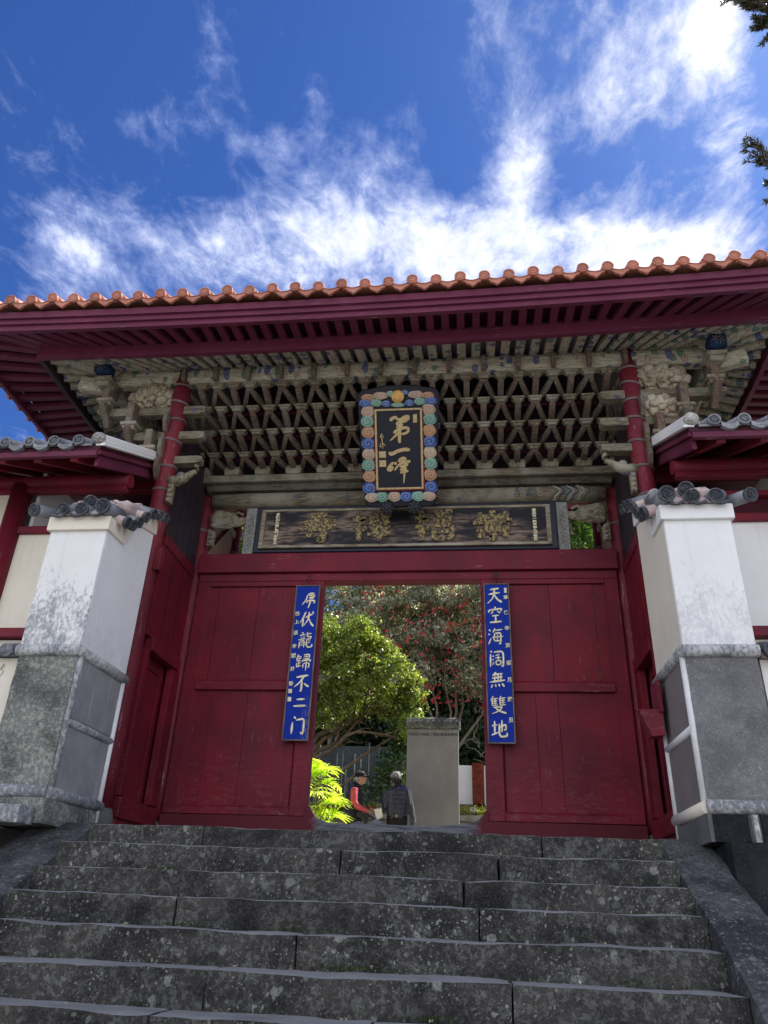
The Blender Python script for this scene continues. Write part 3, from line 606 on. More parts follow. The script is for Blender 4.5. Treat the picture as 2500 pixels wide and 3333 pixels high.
# ---- honeycomb of brackets
P_ = .211
YK = [8.50, 8.25, 7.99, 7.73, 7.49]; ZK = [4.600, 4.745, 4.925, 5.115, 5.305]
def dou(mb, x, y, z, w=.150, h=.062, dp=.085):
    mb.add([(x+a*w*.33, y+b*dp*.34, z-.004) for a, b in ((-1, -1), (1, -1), (1, 1), (-1, 1))]+[(x+a*w*.42, y+b*dp*.44, z+h*.5) for a, b in ((-1, -1), (1, -1), (1, 1), (-1, 1))],
           [(3, 2, 1, 0), (0, 1, 5, 4), (1, 2, 6, 5), (2, 3, 7, 6), (3, 0, 4, 7), (4, 5, 6, 7)])
    mb.box(x-w/2-.004, x+w/2+.004, y-dp/2-.006, y+dp/2+.006, z+h*.51, z+h)
def arm(mb, a, b, w, h):
    """a bracket arm: level on top, its underside curving up to the tip"""
    a, b = Vector(a), Vector(b); L = b-a
    for t0, t1, h0, h1 in ((0, .45, h, h), (.449, .72, h, h*.86), (.719, .9, h*.86, h*.6), (.899, 1., h*.6, h*.34)):
        p, q_ = a+L*t0+Vector((0, 0, (h-h0)/2)), a+L*t1+Vector((0, 0, (h-h1)/2)); mb.beam(p, q_, w, h0, w1=w, h1=h1)
for k in range(4):
    for j in range(-13, 14):
        if (j+k) % 2 == 0: continue
        x = j*P_; a = (x, YK[k]+.02, ZK[k]+.108); q = MB(); jit = random.uniform(-.005, .005)
        arm(q, a, (x+jit, YK[k+1]-.05, ZK[k+1]-.046), .072, .088)
        q.cur = 1
        for d in (-1, 1):
            if abs(j+d) > 13: continue
            arm(q, (x+d*.082, a[1]+.01, a[2]-.003), (x+d*(P_-.016), YK[k+1]-.012, ZK[k+1]-.046), .054, .080)
        b = q.build('bracket', [ARM, ARMV], gate, .008)
        q = MB(); dou(q, x, YK[k+1], ZK[k+1]); q.build('block', CAPM, b, .005)
for j in range(-13, 14):
    if j % 2 == 0: continue
    x = j*P_; q = MB(); q.prism([(x-.10, 4.586), (x+.10, 4.586), (x+.105, 4.64), (x+.115, 4.66), (x+.115, 4.71), (x-.115, 4.71), (x-.115, 4.66), (x-.105, 4.64)], 8.42, 8.62, 'xz')
    q.build('base_block', CAPM, gate, .012, 2)
# caps under the V apexes (even nodes of every tier)
for k in range(1, 5):
    q = MB()
    for j in range(-12, 13):
        if (j+k) % 2 == 0: continue
        pass
for k in range(1, 5):
    for j in range(-13, 14):
        if (j+k) % 2 == 0: continue      # apex nodes of tier k
        q = MB(); dou(q, j*P_, YK[k]-.004, ZK[k]-.003, .158); q.build('bracket_cap', CAPM, gate, .005)
for j in range(-13, 14, 2):              # tips in front of the eaves purlin
    q = MB(); x = j*P_; q.prism([(7.36, 5.36), (7.32, 5.38), (7.315, 5.52), (7.34, 5.555), (7.42, 5.54), (7.42, 5.36)], x-.028, x+.028, 'yz')
    q.build('bracket_tip', ARM, gate, .005)
MB().box(-2.72, 2.72, 8.56, 8.62, 4.60, 4.66).build('bracket_rail', REDX, gate)
for k in range(1, 4): MB().box(-2.72, 2.72, YK[k]+.10, YK[k]+.13, ZK[k]+.01, ZK[k]+.05).build('bracket_rail', REDD, gate)
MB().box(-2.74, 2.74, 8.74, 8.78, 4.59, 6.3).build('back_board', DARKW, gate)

# ---- purlins
mb = MB()
mb.prism([(7.40, 5.42), (7.395, 5.53), (7.43, 5.60), (7.58, 5.60), (7.60, 5.50), (7.58, 5.385), (7.44, 5.375)], -3.86, 3.86, 'yz'); mb.build('eaves_purlin', RAFX, gate, .015, 2)
for s in (-1, 1):
    mb = MB(); mb.prism([(s*3.86, 5.42), (s*3.865, 5.53), (s*3.83, 5.597), (s*3.68, 5.597), (s*3.66, 5.50), (s*3.68, 5.38), (s*3.82, 5.372)], 7.61, 10.1, 'xz'); mb.build('eaves_purlin', RAFX, gate, .015, 2)
    # corner block, hip rafter with its blue painted end
    q = MB(); q.box(s*3.76-.10, s*3.76+.10, 7.13, 7.33, 5.385, 5.565); cb = q.build('corner_block', simple('deep blue corner paint', (.014, .03, .075), .8, .2, .5, 12.), gate, .03, 2)
    q = MB()
    for k in range(8): t = k*PI/4+.2; q.tube([(s*3.76+.018*math.cos(t), 7.127, 5.475+.018*math.sin(t)), (s*3.76+.05*math.cos(t+.15), 7.127, 5.475+.05*math.sin(t+.15)), (s*3.76+.075*math.cos(t), 7.127, 5.475+.075*math.sin(t))], .004, 5)
    q.build('flower_line', CAPM, cb)
    z3 = eup(4.4*s)
    MB().beam((s*3.6, 7.55, 5.58), (s*4.30, 6.90, 5.47+z3), .14, .13).build('hip_rafter', RAFY, gate, .02, 2)
    MB().beam((s*4.30, 6.90, 5.56+z3), (s*5.12, 6.42, 5.53+eup(5.1*s)), .15, .12).build('hip_rafter', REDE, gate, .01)
    # corner bracket arms and carved peonies beside the column
    for (xx, zz, zt) in ((3.72, 5.04, 5.46), (3.33, 4.66, 5.02), (3.02, 4.30, 4.60)):
        q = MB(); q.prism([(7.28, zt-.02), (7.33, zz-.10), (7.46, zz-.16), (7.56, zz-.05), (7.58, zt-.04), (7.42, zt+.02)], s*xx-.045, s*xx+.045, 'yz'); bb = q.build('corner_bracket', ARM, gate, .01)
        q = MB(); dou(q, s*xx, 7.40, zz-.03, .20, .10, .17); q.build('block', CAPM, bb, .008)
        q = MB(); q.beam((s*(xx-.02), 7.55, zz-.25), (s*xx, 7.33, zz+.0), .08, .12); q.build('arm', ARM, bb, .01)
    for (xx, zz, zt) in ((3.74, 5.24, 5.46),):
        q = MB(); dou(q, s*xx, 7.30, zz, .22, .12, .22); q.build('block', CAPM, gate, .01)
    q = MB(); q.beam((s*3.70, 7.44, 5.32), (s*4.12, 7.34, 5.36), .13, .20); q.build('cloud_bracket_end', RAFX, gate, .03, 2)
    for (cx, cz, rr, mt, seed) in ((3.13, 5.20, .25, PEONY, 1), (3.08, 4.78, .21, PEONY if s < 0 else m_tan('pale green peony leaves', (3, 3, 3), 1.1, .3), 2)):
        if s < 0 and seed == 2: continue
        q = MB(); rs = random.Random(seed*3+s)
        for ring, cnt, rad, lift in ((0, 9, .90, .0), (1, 7, .58, .05), (2, 4, .28, .09)):
            for k in range(cnt):
                t = 2*PI*(k+.5*ring)/cnt+rs.uniform(-.15, .15); px_, pz_ = cx+math.cos(t)*rr*rad*1.15, cz+math.sin(t)*rr*rad*.72
                w_ = rr*(.40-.05*ring); Mx = Matrix.Rotation(-t, 3, 'Y')
                q.ell((s*px_, 7.48-lift, pz_), (w_*1.15, .04, w_*.85), 10, 8, M=Mx, fn=lambda k_: 1+.13*math.sin(6*math.atan2(k_.z, k_.x)))
        q.build('peony_carving', mt, gate)

# ---- rafters
SP = .176
def fan(v, lim, a, b): return v if abs(v) < lim else math.copysign(lim+(abs(v)-lim)*(b-lim)/(a-lim), v)
xs = [SP*(i+.5) for i in range(-25, 25) if abs(SP*(i+.5)) < 4.36]
for xf in xs:
    xp = fan(xf, 2.2, 4.4, 3.72); e = eup(xf)
    if abs(xf) > 4.1 : pass
    MB().beam((xp, 7.56, 5.665+e*.3), (xf, 6.86, 5.415+e), .105 if abs(xf) < 2.3 else .072, .075).build('rafter', RAFY, gate, .006)
for xf in xs:
    xo = fan(xf, 2.2, 4.4, 5.12); e = eup(xf)
    MB().beam((xf, 6.90, 5.535+e), (xo, 6.41, 5.478+eup(xo)), .088, .075).build('flying_rafter', REDE, gate, .005)
ys = [6.95+SP*i for i in range(0, 24)]
for s in (-1, 1):
    for yf in ys:
        t = max(0, (8.1-yf)/(8.1-6.8)); yp = 8.1-(8.1-7.42)*t if t > 0 else yf; e = eup(4.4*s)*(.35+.65*max(0, t))
        MB().beam((s*3.70, yp, 5.665), (s*4.34, yf, 5.415+e), .078 if t > 0 else .1, .075).build('side_rafter', RAFX, gate, .006)
        yo = 8.1-(8.1-6.42)*t/1. if t > 0 else yf
        MB().beam((s*4.30, yf, 5.535+e), (s*5.22, yo, 5.475+e), .088, .075).build('side_flying_rafter', REDE, gate, .005)

# fascias follow the lifted eaves
def ribbon(name, mt, y0, y1, zl, zh, xa, xb, n=30, par=None, f=eup):
    q = MB(); vs = []
    for i in range(n+1):
        x = xa+(xb-xa)*i/n; e = f(x)
        vs += [(x, y0, zl+e), (x, y1, zl+e), (x, y1, zh+e), (x, y0, zh+e)]
    fs = [(0, 1, 2, 3), tuple(4*n+i for i in (3, 2, 1, 0))]
    for i in range(n):
        for k in range(4): fs.append((4*i+k, 4*i+4+k, 4*i+4+(k+1) % 4, 4*i+(k+1) % 4))
    q.add(vs, fs); return q.build(name, mt, par or gate)
ribbon('inner_fascia', REDE, 6.80, 6.86, 5.325, 5.487, -4.43, 4.43)
ribbon('outer_fascia', REDE, 6.375, 6.43, 5.388, 5.462, -5.16, 5.16)
ribbon('outer_fascia', REDE, 6.345, 6.428, 5.464, 5.530, -5.19, 5.19)
ribbon('tile_board', REDE, 6.315, 6.42, 5.532, 5.625, -5.22, 5.22)
def ribbon_y(name, mt, x0, x1, zl, zh, ya, yb, s):
    q = MB(); n = 16; vs = []
    for i in range(n+1):
        y = ya+(yb-ya)*i/n; t = max(0, (8.1-y)/1.3); e = eup(4.4*s)*(.35+.65*t)
        vs += [(s*x0, y, zl+e), (s*x1, y, zl+e), (s*x1, y, zh+e), (s*x0, y, zh+e)]
    fs = [(0, 1, 2, 3), tuple(4*n+i for i in (3, 2, 1, 0))]
    for i in range(n):
        for k in range(4): fs.append((4*i+k, 4*i+4+k, 4*i+4+(k+1) % 4, 4*i+(k+1) % 4))
    q.add(vs, fs); return q.build(name, mt, gate)
for s in (-1, 1):
    ribbon_y('inner_fascia', DARKW if s < 0 else REDE, 4.375, 4.43, 5.325, 5.487, 6.865, 10.6, s)
    ribbon_y('outer_fascia', REDE, 5.21, 5.26, 5.385, 5.47, 6.44, 11.0, s)
    ribbon_y('tile_board', REDE, 5.215, 5.30, 5.472, 5.58, 6.43, 11.0, s)
# soffit boards lying on the rafters
def sheet(name, mt, quads, par=gate):
    q = MB()
    for a in quads: q.add(a, [(0, 1, 2, 3)])
    return q.build(name, mt, par)
SOF = m_paint('dusty soffit board', (.10, .09, .12), (.18, .165, .18), .1)
fr = []; fl = []
for i in range(24):
    a, b = -4.4+8.8*i/24, -4.4+8.8*(i+1)/24; pa, pb = fan(a, 2.2, 4.4, 3.70), fan(b, 2.2, 4.4, 3.70); oa, ob = fan(a, 2.2, 4.4, 5.15), fan(b, 2.2, 4.4, 5.15)
    fr.append([(pa, 7.60, 5.72+eup(a)*.3), (pb, 7.60, 5.72+eup(b)*.3), (b, 6.83, 5.455+eup(b)), (a, 6.83, 5.455+eup(a))])
    fl.append([(a, 6.87, 5.580+eup(a)), (b, 6.87, 5.580+eup(b)), (ob, 6.40, 5.520+eup(ob)), (oa, 6.40, 5.520+eup(oa))])
for s in (-1, 1):
    e0, e1 = eup(4.4*s), eup(4.4*s)*.35
    fr.append([(s*3.70, 7.45, 5.715), (s*3.70, 8.1, 5.715), (s*4.4, 8.1, 5.455+e1), (s*4.4, 6.8, 5.455+e0)]); fr.append([(s*3.70, 8.1, 5.715), (s*3.70, 10.8, 5.715), (s*4.4, 10.8, 5.455+e1), (s*4.4, 8.1, 5.455+e1)])
    fl.append([(s*4.38, 6.86, 5.58+e0), (s*4.38, 8.1, 5.58+e1), (s*5.15, 8.1, 5.525+e1), (s*5.15, 6.40, 5.525+e0)]); fl.append([(s*4.38, 8.1, 5.58+e1), (s*4.38, 10.8, 5.58+e1), (s*5.15, 10.8, 5.525+e1), (s*5.15, 8.1, 5.525+e1)])
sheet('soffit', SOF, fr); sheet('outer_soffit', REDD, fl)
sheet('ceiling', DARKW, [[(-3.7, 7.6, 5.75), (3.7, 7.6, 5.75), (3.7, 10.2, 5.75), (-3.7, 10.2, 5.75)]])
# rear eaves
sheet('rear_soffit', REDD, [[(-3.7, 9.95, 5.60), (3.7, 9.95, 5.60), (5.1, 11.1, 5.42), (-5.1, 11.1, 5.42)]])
for i in range(-26, 27): MB().beam((i*SP, 10.0, 5.54), (i*SP, 11.05, 5.37), .085, .07).build('rear_rafter', REDE, gate, .005)
MB().box(-5.1, 5.1, 11.02, 11.10, 5.30, 5.46).build('rear_fascia', REDE, gate, .006)

# ---- roof: hip with barrel tile rows
ZE, YE, ZR, YR, XR = 5.72, 6.27, 7.25, 8.7, 2.9
def roofz(x, y):
    fy = (min(y, 2*YR-y)-YE)/(YR-YE); fx = (5.40-abs(x))/(5.40-XR); f_ = max(0, min(1, fy, fx))
    return ZE+(ZR-ZE)*(f_**1.12)+eup(x)*(1-f_)
q = MB(); nx, ny = 44, 20; vs = []
for j in range(ny+1):
    for i in range(nx+1):
        x = -5.33+10.66*i/nx; y = YE+(2*YR-2*YE)*j/ny; vs.append((x, y, roofz(x, y)-.03))
q.add(vs, [(j*(nx+1)+i, j*(nx+1)+i+1, (j+1)*(nx+1)+i+1, (j+1)*(nx+1)+i) for j in range(ny) for i in range(nx)])
roof = q.build('roof', TILO, gate)
TS = .2685; q = MB(); disc_x = []
for i in range(-19, 20):
    x = i*TS-.006
    if abs(x) > 5.15: continue
    disc_x.append(x)
    ymax = YR if abs(x) < XR else YE+(YR-YE)*(5.40-abs(x))/(5.40-XR)
    pts = [(x, YE-.01+(ymax-YE+.01)*k/8, roofz(x, YE+(ymax-YE)*k/8)+.045) for k in range(9)]
    q.tube(pts, .058, 12)
q.build('tile_rows', TILO, roof)
q = MB()
for s in (-1, 1):
    for i in range(17):
        y = 6.62+i*.262
        xm = 5.40-(5.40-XR)*min(1, (min(y, 2*YR-y)-YE)/(YR-YE))
        q.tube([(s*(5.40-(5.40-xm)*k/4), y, roofz(s*(5.40-(5.40-xm)*k/4), y)+.045) for k in range(5)], .058, 10)
q.build('side_tile_rows', TILO, roof)
q = MB(); q.box(-XR-.1, XR+.1, YR-.12, YR+.12, ZR-.1, ZR+.22); q.build('ridge', TILO, roof, .03)
def end_tile(par, x, y, z, mt, r=.064, flower=True, nrm='y', s=1):
    q = MB(); q.lathe([(r*.98, -.03), (r, .0), (r, .016), (r*.84, .018), (r*.82, .008)], (x, y, z), 22, 'y')
    q.cur = 1; q.lathe([(r*.81, .004), (r*.80, .0095), (r*.05, .010)], (x, y, z), 20, 'y'); q.cur = 0
    if flower:
        for k in range(5):
            t = 2*PI*k/5+.3
            if nrm == 'y': q.ell((x+math.cos(t)*r*.42, y-.010, z+math.sin(t)*r*.42), (r*.2, .006, r*.2), 8, 6)
    else:
        for k in range(3):
            t0 = 2*PI*k/3
            pts = []
            for a in range(7):
                t = t0+a*.42; rr = r*(.12+.085*a)
                pts.append((x+math.cos(t)*rr, y-.010, z+math.sin(t)*rr) if nrm == 'y' else (x+.010*s, y+math.cos(t)*rr, z+math.sin(t)*rr))
            q.tube(pts, [r*.13-.004*a*.5 for a in range(7)], 6)
    return q.build('end_tile', [mt, mt if mt is TILO else TILD], par)
for x in disc_x:
    z = 5.755+eup(x)+.012*math.sin(x*9); end_tile(roof, x, YE-.025, z, TILO)
    if x+TS < 5.2:   # pointed drip tile between two barrels
        e0, e1 = eup(x), eup(x+TS); zc_ = 5.755; q = MB()
        top = []; bot = []
        for k in range(9):
            t = k/8; xx = x+.022+(TS-.044)*t; e = e0+(e1-e0)*t
            top.append((xx, zc_+e-.012-.040*math.sin(PI*t)))
            bot.append((xx, zc_+e-.05-.085*(1-abs(2*t-1))**1.05+.006*math.sin(t*PI*6)))
        n_ = len(top); vs = [(a, YE-.018, b) for a, b in top]+[(a, YE-.018, b) for a, b in bot]+[(a, YE+.012, b) for a, b in top]+[(a, YE+.012, b) for a, b in bot]
        fs = [(i, i+1, n_+i+1, n_+i) for i in range(n_-1)]+[(2*n_+i, 3*n_+i, 3*n_+i+1, 2*n_+i+1) for i in range(n_-1)]
        fs += [(i, 2*n_+i, 2*n_+i+1, i+1) for i in range(n_-1)]+[(n_+i, n_+i+1, 3*n_+i+1, 3*n_+i) for i in range(n_-1)]+[(0, n_, 3*n_, 2*n_), (n_-1, 3*n_-1, 4*n_-1, 2*n_-1)]
        q.add(vs, fs); q.tube([(a, YE-.022, b-.004) for a, b in top], .006, 6)
        q.build('drip_tile', TILO, roof)
q = MB()
for s in (-1, 1):
    for i in range(16):
        y = 6.62+i*.262
        q.tube([(s*5.20, y, 5.66+eup(5.2*s)*.5), (s*5.44, y, 5.60+eup(5.2*s)*.5)], .06, 12)
        q.prism([(y+.02, 5.66), (y+.242, 5.66), (y+.19, 5.56), (y+.13, 5.50), (y+.07, 5.56)], min(s*5.40, s*5.43), max(s*5.40, s*5.43), 'yz')
q.build('side_eave_tiles', TILO, roof)

# ================================================================== PLAQUES
# hanging plaque with cloud-scroll frame, leaning forward
pl = thing('vertical_plaque', (0, 8.20, 3.99), 'leaning vertical plaque with blue green and orange cloud scroll frame and gold characters on black', 'plaque')
lean = math.atan2(.74, 1.22); MR = Matrix.Rotation(lean, 3, 'X')     # top comes forward (-Y)
O = Vector((0.0, 8.20, 3.99))
def LP(mb_local, name, mt, par=pl, bevel=0.):
    mb_local.v = [tuple(MR @ Vector(v)+O) for v in mb_local.v]; return mb_local.build(name, mt, par, bevel)
def rrect(w0, w1, z0, z1, r, arch=0., n=6):
    pts = []
    for (cx, cz, t0, w) in ((1, 0, -PI/2, w0), (1, 1, 0, w1), (-1, 1, PI/2, w1), (-1, 0, PI, w0)):
        z = (z0+r) if cz == 0 else (z1-r)
        for k in range(n+1):
            t = t0+PI/2*k/n; pts.append((cx*(w/2-r)+r*math.cos(t), z+r*math.sin(t)))
        if cx == 1 and cz == 1 and arch:
            for k in range(1, 8): a = 1-2*k/8; pts.append((a*(w/2-r), z1+arch*(1-a*a)))
    return pts
LP(MB().prism(rrect(.90, 1.02, -.06, 1.40, .09, .05), .0, .06), 'backing', LACQ, bevel=.01)
LP(MB().box(-.27, .27, -.022, -.004, .18, 1.13), 'panel', LACQ)
q = MB(); q.box(-.295, -.27, -.04, -.002, .155, 1.155); q.box(.27, .295, -.04, -.002, .155, 1.155); q.box(-.27, .27, -.04, -.002, .155, .18); q.box(-.27, .27, -.04, -.002, 1.13, 1.155)
LP(q, 'gold_moulding', GOLD, bevel=.004)
q = MB(); q.box(-.315, -.297, -.034, -.002, .145, 1.165); q.box(.297, .315, -.034, -.002, .145, 1.165); q.box(-.297, .297, -.034, -.002, .138, .153); LP(q, 'red_moulding', RED, bevel=.003)
def scroll(x, z, rx_, rz_, col, turn=1):
    q = MB()
    q.ell((x, -.012, z), (rx_, .030, rz_), 20, 8, fn=lambda k: 1+.07*math.sin(5*math.atan2(k.z, k.x)+x*40))
    o = LP(q, 'cloud_scroll', SCM[col]); q = MB()
    for ph in (0, 2.2):
        pts = []
        for a in range(26):
            t = ph+turn*a*.40; rr = .06+a*.034
            px_, pz_ = math.cos(t)*rr*rx_, math.sin(t)*rr*rz_; d2 = min(.97, rr*rr)
            pts.append((x+px_, -.014-.030*math.sqrt(1-d2), z+pz_))
        q.tube(pts, .0052, 5)
    LP(q, 'scroll_line', SCLM[col], par=o)
seqL = ['p', 'g', 'o', 'b', 'p', 'g', 'o', 'b']; zs = [1.13, 1.01, .87, .735, .60, .465, .325, .175]
for s in (-1, 1):
    for i, (c_, z) in enumerate(zip(seqL, zs)): scroll(s*(.376+(.008 if i % 2 else 0)), z, .088, .082, 'c' if (c_ == 'p' and s > 0 and i == 4) else c_, s)
for i, (x, c_) in enumerate(((-.36, 'p'), (-.23, 'g'), (-.075, 'p'), (.075, 'b'), (.22, 'g'), (.36, 'p'))): scroll(x, .065, .085, .066, c_)
for x, z, a, b, c_ in ((-.405, 1.235, .085, .055, 'b'), (.405, 1.235, .085, .055, 'b'), (-.27, 1.235, .075, .05, 'g'), (.27, 1.235, .075, .05, 'g'), (-.145, 1.22, .06, .045, 'b'), (.145, 1.22, .06, .045, 'b'),
                       (0, 1.20, .09, .03, 'g'), (-.37, 1.305, .09, .045, 'o'), (.37, 1.305, .08, .045, 'o'), (-.22, 1.32, .10, .05, 'p'), (.22, 1.32, .10, .05, 'p'), (-.09, 1.34, .05, .04, 'g'), (.09, 1.35, .05, .03, 'b')): scroll(x, z, a, b, c_)
LP(MB().lathe([(.078, 0), (.080, .02), (.074, .03), (.004, .032)], (0, -.022, 1.30), 26, 'y'), 'gold_disc', simple('bright gold disc', (.62, .36, .10), .45, .5, .2, 20., .2))
def zpt(x, y): # zoomed pixel of the photograph's panel -> panel coordinates
    l = 545+(y-455)*.078; return (-.27+.54*(x-l)/572, 1.13-.95*(y-455)/1150)
K = .54/572
STR = [([(735, 605), (755, 570), (800, 552), (835, 585)], 46, 34), ([(820, 590), (870, 592), (930, 548), (985, 548)], 34, 44), ([(985, 560), (930, 615), (860, 628), (815, 655)], 44, 38),
       ([(815, 655), (900, 668), (880, 690), (820, 700)], 36, 36), ([(790, 790), (850, 735), (930, 712), (980, 720), (985, 765), (950, 800), (890, 805)], 42, 30),
       ([(880, 650), (868, 760), (872, 870), (880, 940)], 44, 40), ([(855, 790), (800, 850), (748, 905)], 40, 12),
       ([(745, 1075), (780, 1105), (860, 1060), (950, 1035), (1020, 1045)], 46, 46),
       ([(810, 1225), (770, 1280), (745, 1335), (780, 1345), (815, 1290)], 36, 42), ([(835, 1220), (845, 1265)], 42, 36),
       ([(940, 1160), (905, 1185), (880, 1225)], 40, 44), ([(915, 1160), (975, 1175), (945, 1225), (880, 1270), (835, 1350)], 40, 24), ([(900, 1205), (970, 1240), (1035, 1210)], 40, 46),
       ([(900, 1300), (950, 1280), (1010, 1270)], 30, 36), ([(905, 1345), (950, 1325), (995, 1318)], 30, 34), ([(910, 1385), (960, 1370), (1020, 1355)], 34, 38), ([(955, 1260), (970, 1400), (968, 1545)], 42, 14),
       # small signature
       ([(640, 790), (620, 820), (625, 850), (655, 845), (650, 815)], 12, 12), ([(640, 860), (645, 900), (655, 960), (665, 1025)], 13, 8), ([(630, 930), (620, 990), (645, 985)], 11, 9), ([(650, 935), (680, 960), (695, 972)], 11, 10)]
for nm_, a_, b_ in (('character', 0, 7), ('character', 7, 8), ('character', 8, 17), ('signature', 17, 21)):
    q = MB()
    for i, (pts, w0, w1) in enumerate(STR[a_:b_]): stroke(q, [zpt(*p) for p in pts], (w0*K, w1*K), -.022-.0007*i, .008)
    LP(q, nm_, GOLD)
for (x, y, w, h) in ((1060, 580, 52, 110), (660, 1105, 92, 86), (672, 1240, 90, 88)):
    a, b = zpt(x, y); o = LP(MB().box(a-w*K/2, a+w*K/2, -.028, -.0225, b-h*K*.5, b+h*K*.5), 'seal', GOLD, bevel=.002)
for s in (-1, 1):   # iron flower feet
    q = MB()
    for ring, cnt, rr in ((0, 8, .062), (1, 6, .036), (2, 1, 0)):
        for k in range(cnt): t = 2*PI*k/cnt+ring*.4; q.ell((s*.17+math.cos(t)*rr, -.03-.012*ring, -.075+math.sin(t)*rr), (.026, .014, .026), 8, 6)
    LP(q, 'flower_foot', IRON)

# long horizontal plaque
hp = thing('horizontal_plaque', (0, 8.60, 3.48), 'long black horizontal plaque with four large worn gold characters over the doorway', 'plaque')
MB().box(-1.935, 1.935, 8.56, 8.60, 3.485, 4.15).build('board', LACQ, hp, .01)
MB().box(-1.80, 1.80, 8.536, 8.558, 3.575, 4.055).build('panel', PLQ, hp)
q = MB()
for a in ((-1.86, 1.86, 3.535, 3.572), (-1.86, 1.86, 4.058, 4.092)): q.box(a[0], a[1], 8.520, 8.555, a[2], a[3])
q.box(-1.86, -1.803, 8.520, 8.555, 3.573, 4.057); q.box(1.803, 1.86, 8.520, 8.555, 3.573, 4.057); q.build('frame', PLQF, hp, .008, 2)
GOLDW = material('flaking gold', lambda N: pbsdf(N, N.mix(N.ramp(N.noise(N.coord(), 26., 6, .75), .42, .62), (.022, .018, .013, 1), (.42, .31, .12, 1)), .5, N.bump(N.noise(N.coord(), 30., 4, .7), .8, .02), .5))
for ch, x in zip('寺禅福崇', (-1.10, -.40, .40, 1.14)):
    q = MB(); brush(q, '禪' if ch == '禅' else ch, x, 3.815, .52, .42, 8.534, .014, 1.35); q.build('character', GOLDW, hp)
for body, x, z, sz in (('長崎譯士林仁兵衛尉敬立', -1.64, 4.02, .043), ('寛永廿一年甲申九月吉旦', 1.66, 4.015, .044)):
    for i, ch in enumerate(body):
        q = MB(); put_text(q, ch, (x, 8.531, z-i*.0405), sz, .0015, .003, sx=1.22); q.build('small_character', IVORY, hp)

# blue couplet boards
def couplet(s, label, big, small, seals, bm_):
    x0 = s*1.153; r = thing('couplet_board', (x0, 8.55, 1.13), label, 'couplet board')
    MB().box(x0-.136, x0+.136, 8.53, 8.55, 1.145, 3.0).build('board', bm_, r)
    q = MB(); q.box(x0-.152, x0-.137, 8.518, 8.552, 1.13, 3.015); q.box(x0+.137, x0+.152, 8.518, 8.552, 1.13, 3.015); q.box(x0-.137, x0+.137, 8.518, 8.552, 1.13, 1.144); q.box(x0-.137, x0+.137, 8.518, 8.552, 3.001, 3.015)
    q.build('frame', simple('weathered brown board frame', (.16, .13, .11), .8, .2, .4), r, .003)
    for i, (ch, z) in enumerate(big):
        q = MB(); brush(q, ch, x0+(.022 if s < 0 else -.024), z, .172 if ch != '二' else .15, .200 if ch != '二' else .105, 8.5285, .004, 1.28); q.build('character', IVORY, r)
    for ch, z in small:
        q = MB(); put_text(q, ch, (x0+(-.105 if s < 0 else .108), 8.526, z), .058, .0012, .003, rng=z); q.build('small_character', IVORY, r)
    for z, h in seals: MB().box(x0+(-.126 if s < 0 else .092), x0+(-.084 if s < 0 else .124), 8.523, 8.5295, z-h/2, z+h/2).build('seal', IVORY, r, .002)
    q = MB(); h = 3.15
    q.tube([(x0-.075, 8.53, 3.01), (x0-.07, 8.535, 3.05), (x0-.05, 8.535, 3.08), (x0-.03, 8.54, 3.12), (x0, 8.545, h), (x0+.03, 8.54, 3.11), (x0+.055, 8.535, 3.085), (x0+.065, 8.535, 3.05), (x0+.07, 8.53, 3.01)], .0055, 6)
    q.ell((x0, 8.538, h), (.016, .012, .022)); q.build('hanging_wire', IRON, r)
def zr(y): return 3.0-(y-190)/(2060-190)*1.86
couplet(-1, 'narrow blue board with gold characters hung left of the doorway, its lower corner peeling', list(zip('虎伏龍歸不二门', [zr(y) for y in (380, 625, 890, 1165, 1415, 1640, 1900)])),
        list(zip('住上道本題并書', [zr(y) for y in (548, 655, 792, 960, 1080, 1240, 1415)])), [(zr(1505), .05), (zr(1600), .05)], BLUE)
couplet(1, 'narrow blue board with gold characters hung right of the doorway, paint sound to the bottom', list(zip('天空海濶無雙地', [zr(y) for y in (335, 575, 845, 1110, 1370, 1645, 1915)])),
        list(zip('享保辛亥相月穀旦', [zr(y) for y in (355, 545, 740, 950, 1160, 1360, 1580, 1810)])), [(zr(265), .065)], BLUE2)

